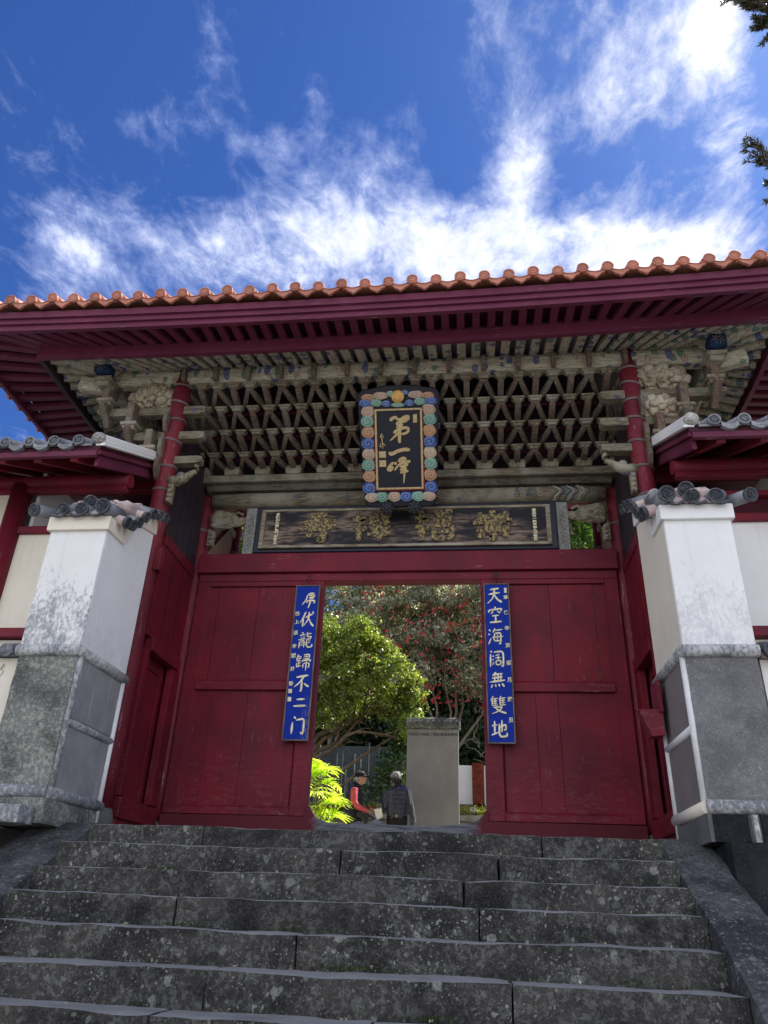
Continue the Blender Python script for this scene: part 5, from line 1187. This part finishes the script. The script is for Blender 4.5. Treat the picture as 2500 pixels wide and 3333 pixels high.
sel = RNG.random(len(PTS)); leaves('crown', PTS, .050+.045*(sel > .6)*sel, L_LIM, r, .5, .9)
# trailing shrub to the right of it
r = thing('trailing_shrub', (-.75, 15.9, 0), 'loose dark green shrub hanging between the visitors and the stele', 'shrub')
q = MB()
for _ in range(12):
    x0 = random.uniform(-.95, -.45); limb(q, (-.7, 15.9, 1.2), (x0, 15.7, random.uniform(1.9, 3.2)), .012, .004, .2)
q.build('stem', BARK, r)
leaves('crown', np.concatenate([clumps((-.62, 15.7, 2.75), (.28, .3, .5), 1500, 40, .09, .1), clumps((-.72, 15.6, 1.95), (.30, .3, .5), 1100, 36, .09, .1), clumps((-1.15, 16.3, 1.75), (.45, .3, .3), 600, 25, .09, .1)]), .10, material('glossy dark shrub leaf', f_leaf((.03, .07, .025), (.06, .12, .035), (.14, .2, .06), .25, .22, 1.)), r, .42, .5)
# hedge far behind closing the view, and yellow treetops with a conifer seen through the transom gaps
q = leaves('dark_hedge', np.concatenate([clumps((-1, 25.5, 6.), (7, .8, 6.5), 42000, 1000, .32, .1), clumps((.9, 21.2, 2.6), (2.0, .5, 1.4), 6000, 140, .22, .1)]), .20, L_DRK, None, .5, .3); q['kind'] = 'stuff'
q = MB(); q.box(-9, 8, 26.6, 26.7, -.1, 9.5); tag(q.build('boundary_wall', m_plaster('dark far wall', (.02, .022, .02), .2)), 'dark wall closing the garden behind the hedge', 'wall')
def crown_tree(nm, loc, c, rr, n, k, sz, mt, lab, sp=.3, asp=.5):
    r = thing(nm, loc, lab, 'tree'); q = MB(); limb(q, loc, c, .22, .08, .05)
    for _ in range(14): limb(q, Vector(c)-Vector((0, 0, rr[2]*.5)), Vector(c)+Vector((random.uniform(-.8, .8)*rr[0], random.uniform(-.8, .8)*rr[1], random.uniform(-.5, .8)*rr[2])), .05, .012, .2)
    q.build('trunk', BARK, r); leaves('crown', clumps(c, rr, n, k, sp), sz, mt, r, asp, .5); return r
crown_tree('broadleaf_tree', (-9.5, 24, 0), (-8.2, 23, 10.), (2.8, 2, 3.4), 20000, 240, .16, L_YEL, 'sunlit yellow green treetop showing left of the horizontal plaque')
crown_tree('broadleaf_tree', (6.5, 27, 0), (5.6, 26, 12.6), (3.4, 2, 3.6), 30000, 300, .17, L_YEL, 'sunlit yellow green treetop showing right of the horizontal plaque')
def conifer(loc, h, rad, n, lab):
    r = thing('conifer_tree', loc, lab, 'tree'); b = Vector(loc); q = MB(); q.tube([b, b+Vector((0, 0, h))], [.16, .02], 8); q.build('trunk', BARK, r)
    t = RNG.random(n)**.7; th = RNG.random(n)*2*PI; rr = rad*(1-t)*(.55+.45*RNG.random(n))*(.85+.25*np.sin(th*7+t*60))
    C = np.stack([b.x+np.cos(th)*rr, b.y+np.sin(th)*rr, b.z+h*(.25+.75*t)-rr*.25], 1)
    D = np.stack([np.cos(th), np.sin(th), np.full(n, -.3)], 1); leaves('crown', C, .17, L_CON, r, .4, .5, dirs=D, jit=.3); return r
conifer((4.2, 21.5, 0), 13.0, 2.3, 16000, 'bright green pointed conifer filling the opening right of the horizontal plaque')
conifer((-6.5, 22, 0), 13.2, 2.2, 12000, 'green conifer filling the small opening left of the horizontal plaque')
# palm
r = thing('lady_palm', (-1.62, 12.8, 0), 'bright yellow green lady palm at the lower left of the doorway', 'palm')
q = MB(); fr_c = []; fr_d = []; mbp = MB()
rp = random.Random(11)
for k in range(46):
    bx_, by_ = -1.68+rp.uniform(-.16, .16), 12.8+rp.uniform(-.25, .25); z = rp.uniform(.45, 1.62)
    base = Vector((bx_, by_, 0)); hub = Vector((bx_+rp.uniform(-.28, .26), by_+rp.uniform(-.25, .2), z)); q.tube([base, base.lerp(hub, .6)+Vector((0, 0, .1)), hub], [.009, .006, .004], 6)
    ax = Vector((rp.gauss(.2, .6), rp.gauss(-.4, .5), rp.uniform(-.1, .8))).normalized()
    sidev = ax.cross(Vector((0, 0, 1))).normalized(); nl_ = 11
    for j in range(nl_):
        a = (j-(nl_-1)/2)/(nl_-1)*2.7; d = (ax*math.cos(a)+sidev*math.sin(a)).normalized(); L = rp.uniform(.28, .42)*(1-.18*abs(a)/1.4)
        pts = [hub+d*L*t+Vector((0, 0, -.20*t*t*L*2)) for t in (0, .35, .7, 1)]
        wv_ = d.cross(Vector((0, 0, 1))); wv_ = (wv_.normalized() if wv_.length > .1 else sidev)*.019
        vs = [pts[0]-wv_*.4, pts[0]+wv_*.4, pts[1]-wv_, pts[1]+wv_, pts[2]-wv_, pts[2]+wv_, pts[3]-wv_*.3, pts[3]+wv_*.3]
        mbp.add(vs, [(0, 1, 3, 2), (2, 3, 5, 4), (4, 5, 7, 6)])
q.build('stem', BARKP, r); mbp.build('fronds', L_PAL, r)

# tree on the right whose branches hang into the top right corner
r = thing('podocarpus_tree', (8.6, 7.0, -2.1), 'tall dark needle leaved tree whose twigs enter the top right corner of the sky', 'tree')
q = MB(); limb(q, (8.6, 7.0, -2.1), (7.9, 7.6, 7.5), .32, .16, .05)
PT = []; DR = []
def twig(p0, p1, n, L=.085, spread=.03, r0=.012):
    pts = limb(q, p0, p1, r0, .006, .15, 8)
    for i in range(n):
        t = random.random(); k = min(7, int(t*8)); p = Vector(pts[k]).lerp(Vector(pts[k+1]), t*8-k); d = (Vector(pts[k+1])-Vector(pts[k])).normalized()
        a = Vector((random.gauss(0, 1), random.gauss(0, 1), random.gauss(0, 1))); a = (a-d*a.dot(d)).normalized(); dd = (d*.75+a*.8).normalized()
        PT.append(p+dd*L*.5); DR.append(dd)
for (e0, e1, nn) in (((5.35, 6.5, 10.6), (4.55, 6.3, 10.85), 90), ((5.4, 6.4, 10.7), (4.62, 6.2, 10.35), 90), ((5.4, 6.5, 10.4), (4.70, 6.3, 10.05), 90), ((5.3, 6.4, 11.1), (4.60, 6.3, 11.2), 90), ((5.4, 6.4, 10.2), (4.85, 6.3, 9.8), 60),
                     ((5.2, 6.5, 10.9), (4.72, 6.3, 10.6), 90), ((5.3, 6.5, 11.3), (4.7, 6.4, 11.0), 90), ((5.2, 6.4, 10.5), (4.78, 6.3, 10.3), 80), ((5.3, 6.4, 10.8), (4.8, 6.25, 10.8), 90),
                     ((4.85, 6.4, 7.05), (4.22, 6.3, 7.75), 85), ((4.55, 6.35, 7.30), (4.15, 6.3, 7.45), 34), ((4.90, 6.4, 7.00), (4.40, 6.25, 7.35), 60), ((4.95, 6.4, 6.80), (4.35, 6.3, 6.95), 70), ((5.00, 6.4, 6.90), (4.38, 6.3, 6.72), 65), ((4.90, 6.4, 6.70), (4.42, 6.3, 6.55), 50), ((4.95, 6.4, 7.20), (4.50, 6.3, 7.45), 55)):
    for sub in range(3):
        j = lambda s_: Vector((random.gauss(0, s_), random.gauss(0, s_), random.gauss(0, s_)))
        twig(Vector(e0)+j(.05), Vector(e1)+j(.07 if sub else .01), int(nn*2.6), .07)
for e in ((5.35, 6.5, 10.6), (5.0, 6.4, 7.25), (7, 9.5, 9), (8, 10.5, 8.5), (6.6, 8, 10), (9.5, 9, 9)): limb(q, (8.0, 7.5, 6.6), e, .09, .02, .15)
q.build('trunk', BARK, r)
leaves('twig_needles', PT, .078, L_POD, r, .17, .2, dirs=DR, jit=.1)
PC = np.concatenate([clumps((7.9, 8.0, 9.2), (2.2, 3.0, 3.0), 15000, 220, .33, .2), clumps((8.6, 10.6, 8.5), (2.2, 2.2, 3.0), 9000, 150, .33, .2)]); PC = PC[(PC[:, 0]-.843)/PC[:, 1] > .72]
leaves('crown', PC, .20, L_POD, r, .35, .3)

# ================================================================== GARDEN OBJECTS
sv_ = thing('stone_stele', (.08, 14.6, 0), 'tall grey stone stele with a carved cornice and a row of small characters', 'stele')
o = MB().box(-.405, .565, 14.6, 14.82, 0, 2.58).build('slab', STELEM, sv_, .012, 2)
q = MB(); q.box(-.425, .60, 14.565, 14.86, 2.585, 2.79); o = q.build('cornice', MOTT, sv_); roughen(o, .04, .02, 9., 2)
q = MB()
for k in range(9): q.tube([(-.38+.11*k, 14.555, 2.64), (-.34+.11*k, 14.545, 2.72), (-.30+.11*k, 14.555, 2.70), (-.31+.11*k, 14.55, 2.65)], .014, 6)
q.build('cloud_relief', MOTT, sv_)
CUT = simple('cut letters', (.10, .10, .095))
for i, ch in enumerate('今白歎工哈賓二漕臥業福為時宗'):
    q = MB(); put_text(q, ch, (-.36+.068*i, 14.598, 2.48), .062, .001, .003); q.build('cut_character', CUT, sv_)
lw = thing('low_stone_wall', (-.5, 17, 0), 'low weathered stone wall with planting along its top behind the stele', 'wall')
o = MB().box(-4, 3.2, 17.0, 17.4, 0, 1.20).build('wall_body', LOWW, lw); roughen(o, .15, .015, 3., 4)
o = MB().box(-4, 3.2, 16.93, 17.45, 1.20, 1.32).build('coping', LOWW, lw); roughen(o, .12, .015, 3., 6)
n_ = 4200; C = np.stack([RNG.uniform(-4, 3.2, n_), RNG.uniform(17.0, 17.7, n_), RNG.uniform(1.34, 1.52, n_)], 1)
g_ = leaves('grass', C, .16, L_GRS, None, .12, .2, dirs=np.tile([0, 0, 1.], (n_, 1)), jit=.5); g_['kind'] = 'stuff'
n_ = 500; C = np.stack([RNG.uniform(-2.8, -.2, n_), RNG.uniform(16.9, 17.5, n_), RNG.uniform(1.36, 1.50, n_)], 1)
g_ = leaves('fallen_leaves', C, .12, L_LIM, None, .6, .9); g_['kind'] = 'stuff'
n_ = 120; C = np.stack([RNG.uniform(-2.4, -.2, n_), RNG.uniform(16.85, 17.5, n_), RNG.uniform(1.34, 1.44, n_)], 1)
g_ = leaves('fallen_petals', C, .09, PETAL, None, .8, .9); g_['kind'] = 'stuff'
BARKF = simple('grey pole', (.16, .15, .13), .9)
fc = thing('picket_fence', (-1.4, 18.3, 0), 'thin grey upright poles of a fence in the shade behind the spreading tree', 'fence')
for k in range(26):
    x = -3.3+.115*k+random.uniform(-.02, .02); q = MB(); q.tube([(x, 18.3, 0), (x+random.uniform(-.08, .08), 18.3, 2.6+random.uniform(-.5, .5))], .011, 8); q.build('pole', BARKF, fc)
MB().box(-3.4, -.3, 18.33, 18.36, 1.0, 1.06).build('fence_rail', BARK, fc)
MB().box(-3.6, -.2, 18.6, 18.66, 0, 3.0).build('backing_screen', simple('dull green grey screen', (.035, .05, .055), .8), fc)
ht = thing('garden_shed', (.75, 18.4, 0), 'small white walled shed with a rusty red post and dark base', 'shed')
MB().box(-.2, .80, 18.3, 18.4, 1.7, 2.55).build('wall', PLW, ht); MB().box(-.2, 1.1, 18.25, 18.42, 1.55, 1.69).build('base_rail', REDD, ht, .01)
MB().box(.80, 1.06, 18.22, 18.42, 1.70, 2.60).build('post', m_stone('rusty red post', (.22, .05, .03), (.12, .02, .015), .6, (.5, .35, .2), 2.), ht, .01)
MB().box(1.065, 1.15, 18.28, 18.40, 1.4, 2.55).build('white_board', PLW, ht, .01)
q = MB(); q.tube([(1.32, 17.6, 0), (1.32, 17.6, 2.75)], .10, 16); tag(q.build('painted_post', simple('pink red paint', (.42, .14, .15), .6)), 'pinkish red round post at the right edge of the doorway', 'post')
q = MB()
for k in range(16):
    p = Vector((.75+random.uniform(0, .9), 18., 2.75+random.uniform(-.2, .6))); limb(q, p, p+Vector((random.uniform(-.9, .3), random.uniform(-.3, .3), random.uniform(-.1, .5))), .018, .004, .3)
tag(q.build('bare_shrub', BARKP), 'tangle of bare pale twigs hanging right of the stele', 'shrub')
tag(MB().box(.74, .88, 17.1, 17.2, 1.40, 1.50).build('white_cup', PLW, None, .02, 2), 'small white block resting on the low stone wall right of the stele', 'block')

# ================================================================== PEOPLE
def rem(mb, name, mt, par, vox=.012, sm=3):
    o = mb.build(name, mt, par); md = o.modifiers.new('remesh', 'REMESH'); md.mode = 'VOXEL'; md.voxel_size = vox; md.use_smooth_shade = True
    s_ = o.modifiers.new('smooth', 'SMOOTH'); s_.iterations = sm; s_.factor = .5; return o
SKIN = simple('skin', (.42, .24, .17), .5, .4, .1); SKIN2 = simple('pale skin', (.50, .32, .25), .5, .4, .1)
BLK = simple('black cloth', (.018, .018, .022), .85, .2); NAVY = material('quilted navy nylon', lambda N: pbsdf(N, N.mix(N.noise(N.coord(), 9., 4, .6), (.016, .018, .034, 1), (.030, .033, .055, 1)), .42, N.bump(N.n('ShaderNodeTexWave', {'Vector': N.coord(), 'Scale': 4.1, 'Distortion': 1.2, 'Detail': 2.}, bands_direction='Z').outputs[1], .25, .02, N.bump(N.noise(N.coord(), 26., 4, .6), .5, .012)), .6))
CORAL = simple('coral red knit', (.62, .10, .10), .75, .3, .12, 12.)
def hand(q, w, d, side_, curl=.5, s=1.):
    """palm, four fingers of different lengths and a thumb"""
    w = Vector(w); d = Vector(d).normalized(); u = Vector(side_).normalized(); dn = d.cross(u).normalized()
    q.ell(w+d*.045*s, (.030*s, .030*s, .036*s), 10, 8)
    for i, L in enumerate((.062, .072, .068, .052)):
        b = w+d*.075*s+u*(-.027+.018*i)*s; m1 = b+(d*(1-curl*.3)+dn*curl*.5).normalized()*L*.5*s; e = m1+(d*(1-curl)+dn*curl).normalized()*L*.5*s
        q.tube([b-d*.02, b, m1, e], [.009*s, .0088*s, .008*s, .0065*s], 8)
    b = w+d*.03*s-u*.030*s; q.tube([w+d*.02*s-u*.015*s, b, b+(d*.6-u*.6)*.035*s, b+(d*.9-u*.3)*.06*s], [.012*s, .011*s, .009*s, .007*s], 8)
# man, turned to the right, reading a sheet
mx, my = -1.235, 14.0
man = thing('person', (mx, my, 0), 'man in black cap and black padded vest over coral sleeves reading a white sheet', 'person')
q = MB()
q.tube([(mx-.02, my, .9), (mx-.03, my, 1.15), (mx-.02, my, 1.32), (mx+.02, my, 1.41), (mx+.045, my, 1.47), (mx+.06, my, 1.52)], [.14, .15, .13, .06, .052, .055], 14)
q.ell((mx+.075, my, 1.575), (.092, .072, .115), 16, 12); q.ell((mx+.125, my, 1.52), (.045, .045, .05), 10, 8); q.ell((mx+.172, my, 1.565), (.016, .012, .016), 8, 6); q.tube([(mx+.150, my, 1.605), (mx+.175, my, 1.568)], [.012, .014], 8)
q.ell((mx+.158, my, 1.525), (.014, .022, .008), 8, 6); q.ell((mx+.06, my-.074, 1.565), (.016, .012, .028), 8, 6)
for s in (-1, 1):
    q.tube([(mx-.02, my+s*.08, .9), (mx, my+s*.09, .5), (mx, my+s*.09, .08)], [.085, .062, .045], 12); q.tube([(mx-.03, my+s*.09, .04), (mx+.16, my+s*.1, .03)], [.045, .035], 10)
q.tube([(mx-.0, my-.17, 1.35), (mx+.0, my-.19, 1.14), (mx+.13, my-.16, 1.04), (mx+.22, my-.10, 1.00)], [.05, .042, .034, .026], 12)
q.tube([(mx-.0, my+.17, 1.35), (mx+.03, my+.19, 1.14), (mx+.15, my+.10, 1.05), (mx+.24, my+.03, 1.03)], [.05, .042, .034, .026], 12)
hand(q, (mx+.215, my-.10, 1.00), (.8, .25, .1), (0, .3, 1), .8); hand(q, (mx+.24, my+.02, 1.03), (.9, -.2, .0), (0, -.3, 1), .8)
rem(q, 'body', SKIN, man, .008)
q = MB(); q.tube([(mx-.03, my, .80), (mx-.035, my, .95), (mx-.035, my, 1.15), (mx-.03, my, 1.30), (mx-.0, my, 1.375), (mx+.015, my, 1.43), (mx+.03, my, 1.47)], [.165, .175, .175, .165, .125, .072, .068], 20, sq=(1.1, .9))
rem(q, 'vest', material('quilted black vest', lambda N: pbsdf(N, (.018, .019, .024), .55, N.bump(N.n('ShaderNodeTexWave', {'Vector': N.coord(), 'Scale': 4.6, 'Distortion': .8}, bands_direction='Z').outputs[1], .9, .025), .45)), man)
q = MB()
q.tube([(mx-.01, my-.16, 1.37), (mx-.01, my-.20, 1.25), (mx+.0, my-.215, 1.14), (mx+.06, my-.20, 1.075), (mx+.13, my-.165, 1.04), (mx+.21, my-.11, 1.005)], [.066, .066, .060, .056, .048, .036], 14)
q.tube([(mx-.01, my+.16, 1.37), (mx+.02, my+.20, 1.14), (mx+.12, my+.13, 1.06), (mx+.22, my+.05, 1.035)], [.066, .058, .05, .036], 14); rem(q, 'sleeves', CORAL, man)
q = MB()
for s in (-1, 1): q.tube([(mx-.03, my+s*.08, .92), (mx-.01, my+s*.09, .5), (mx-.01, my+s*.09, .06)], [.105, .08, .062], 14)
rem(q, 'trousers', BLK, man)
q = MB(); q.ell((mx+.055, my, 1.615), (.105, .084, .075), 16, 10); q.prism([(mx+.10, my-.075), (mx+.235, my-.055), (mx+.255, my), (mx+.235, my+.055), (mx+.10, my+.075)], 1.592, 1.602, 'xy'); rem(q, 'cap', BLK, man, .006, 1)
q = MB(); q.ell((mx+.01, my, 1.555), (.055, .078, .05), 12, 8); rem(q, 'hair', simple('grey hair', (.35, .34, .33), .8), man, .007, 1)
q = MB(); n_ = 8
for k in range(n_):
    t0, t1 = k/n_, (k+1)/n_
    f = lambda t: (mx+.27+.20*math.sin(t*1.35)/math.sin(1.35)*1., 1.055-.19*(1-math.cos(t*1.35)))
    (a, b), (c, d) = f(t0), f(t1); q.add([(a, my-.12, b), (c, my-.12, d), (c+.01, my+.06, d), (a, my+.06, b), (a, my-.12, b+.0015), (c, my-.12, d+.0015), (c+.01, my+.06, d+.0015), (a, my+.06, b+.0015)], [(0, 1, 2, 3), (7, 6, 5, 4), (0, 4, 5, 1), (2, 6, 7, 3)])
q.add([(mx+.34, my-.13, 1.04), (mx+.47, my-.125, 1.06), (mx+.50, my-.125, .93), (mx+.40, my-.125, .86), (mx+.34, my-.128, 1.042), (mx+.47, my-.123, 1.062), (mx+.50, my-.123, .932), (mx+.40, my-.123, .862)], [(0, 1, 2, 3), (7, 6, 5, 4), (0, 4, 5, 1), (1, 5, 6, 2), (2, 6, 7, 3), (3, 7, 4, 0)])
tag(q.build('paper_sheet', simple('white paper', (.78, .76, .72), .7, .3, .05)), "white sheet of paper drooping from the capped man's hands", 'paper')
mp = thing('camera_tripod', (mx+.19, my-.16, 0), 'black folded tripod with a camera head carried in front of the capped man', 'tripod')
q = MB(); q.tube([(mx+.20, my-.16, .1), (mx+.21, my-.16, .85), (mx+.21, my-.16, .97)], [.02, .028, .03], 10); q.build('leg', IRON, mp)
q = MB(); q.ell((mx+.22, my-.17, .93), (.055, .045, .045), 12, 8); q.tube([(mx+.24, my-.17, .95), (mx+.36, my-.18, .88), (mx+.42, my-.18, .84)], [.02, .016, .018], 8); q.build('head', IRON, mp)
MB().box(mx+.05, mx+.16, my-.22, my-.14, .90, .99).build('camera_body', IRON, mp, .012, 2)
q = MB()
q.tube([(mx+.135, my-.066, 1.585), (mx+.165, my-.045, 1.585), (mx+.165, my-.01, 1.585), (mx+.135, my-.022, 1.585)], .0035, 6); q.tube([(mx+.135, my-.066, 1.588), (mx+.06, my-.078, 1.590)], .003, 6); q.build('glasses', IRON, man)
q = MB(); q.ell((mx+.150, my-.045, 1.588), (.008, .010, .006), 8, 6); q.build('eye', IRON, man)
q = MB(); q.tube([(mx-.02, my, 1.42), (mx+.02, my, 1.455), (mx+.03, my, 1.475)], [.088, .078, .072], 18); rem(q, 'collar', BLK, man, .008, 1)
# woman from behind
wx, wy = -.50, 14.0
wo = thing('person', (wx, wy, 0), 'woman with short grey curly hair seen from behind in a navy quilted jacket', 'person')
q = MB()
q.tube([(wx, wy, .9), (wx, wy, 1.15), (wx, wy, 1.30), (wx-.01, wy, 1.40), (wx-.03, wy, 1.47)], [.13, .13, .12, .06, .048], 14)
q.ell((wx-.045, wy+.01, 1.555), (.075, .09, .105), 14, 10); q.ell((wx-.125, wy+.05, 1.54), (.014, .016, .014), 8, 6); q.ell((wx-.10, wy+.04, 1.50), (.03, .04, .03), 8, 6); q.ell((wx-.085, wy-.03, 1.55), (.012, .016, .026), 8, 6)
for s in (-1, 1):
    q.tube([(wx+s*.08, wy, .9), (wx+s*.09, wy, .5), (wx+s*.09, wy, .08)], [.08, .06, .042], 12); q.tube([(wx+s*.09, wy-.02, .04), (wx+s*.1, wy+.16, .03)], [.045, .035], 10)
    q.tube([(wx+s*.17, wy, 1.33), (wx+s*.22, wy+.02, 1.12), (wx+s*.15, wy+.16, 1.05)], [.045, .04, .028], 12)
    hand(q, (wx+s*.15, wy+.17, 1.05), (-s*.5, .8, .1), (0, .2, 1), .6)
rem(q, 'body', SKIN2, wo, .008)
q = MB()
zz = .90; zl, rl_ = [], []
for i in range(15): z = .88+.036*i; zl.append(z); rl_.append((.150+.012*math.sin(i/14*PI))*(1+.035*(i % 2)))
q.tube([(wx, wy, z) for z in zl]+[(wx-.005, wy, 1.415), (wx-.02, wy, 1.445), (wx-.03, wy, 1.475)], rl_+[.115, .07, .062], 22, sq=(.82, 1.16))
for s in (-1, 1): q.tube([(wx+s*.13, wy, 1.365), (wx+s*.185, wy, 1.31), (wx+s*.215, wy+.0, 1.20), (wx+s*.225, wy+.03, 1.10), (wx+s*.18, wy+.10, 1.04), (wx+s*.15, wy+.16, 1.04)], [.065, .068, .063, .060, .052, .042], 14)
rem(q, 'jacket', NAVY, wo, .011, 2)
q = MB()
q.ell((wx, wy, .90), (.165, .135, .10), 16, 10)
for s in (-1, 1): q.tube([(wx+s*.07, wy, .95), (wx+s*.085, wy, .5), (wx+s*.085, wy, .06)], [.115, .085, .065], 14)
rem(q, 'trousers', BLK, wo)
q = MB(); rh = random.Random(3)
for k in range(120):
    u = Vector((rh.gauss(0, 1), rh.gauss(0, 1)-.35, rh.gauss(0, 1)+.4)).normalized(); rr_ = rh.uniform(.92, 1.16); q.ell((wx-.035+u.x*.083*rr_, wy-.005+u.y*.09*rr_, 1.575+u.z*.098*rr_), (.021, .021, .021), 8, 6)
q.ell((wx-.035, wy-.02, 1.57), (.084, .085, .10), 12, 10)
rem(q, 'hair', material('salt and pepper hair', lambda N: pbsdf(N, N.mix(N.ramp(N.n('ShaderNodeSeparateXYZ', {0: N.coord()}).outputs[2], 1.53, 1.66), (.02, .018, .018, 1), (.34, .30, .30, 1)), .75, N.bump(N.noise(N.coord(), 60., 4, .7), .8, .02))), wo, .006, 0)
bg_ = thing('shoulder_bag', (wx+.22, wy-.05, .8), "grey and black cloth bag hanging from the woman's right shoulder", 'bag')
q = MB(); q.tube([(wx+.235, wy-.10, 1.20), (wx+.25, wy-.11, 1.05), (wx+.275, wy-.11, .92), (wx+.285, wy-.10, .78)], [.03, .07, .085, .075], 12, sq=(.8, .6)); rem(q, 'bag_body', simple('dark grey canvas', (.07, .07, .075), .8, .2, .5, 14.), bg_, .01)
q = MB()
for dx in (0, .03): q.tube([(wx+.17+dx, wy+.02, 1.405), (wx+.20+dx, wy-.07, 1.36), (wx+.235+dx, wy-.12, 1.22), (wx+.265+dx, wy-.13, 1.05), (wx+.30+dx, wy-.12, .86)], .013, 8)
q.build('strap', simple('pale grey webbing', (.35, .35, .36), .8), bg_)
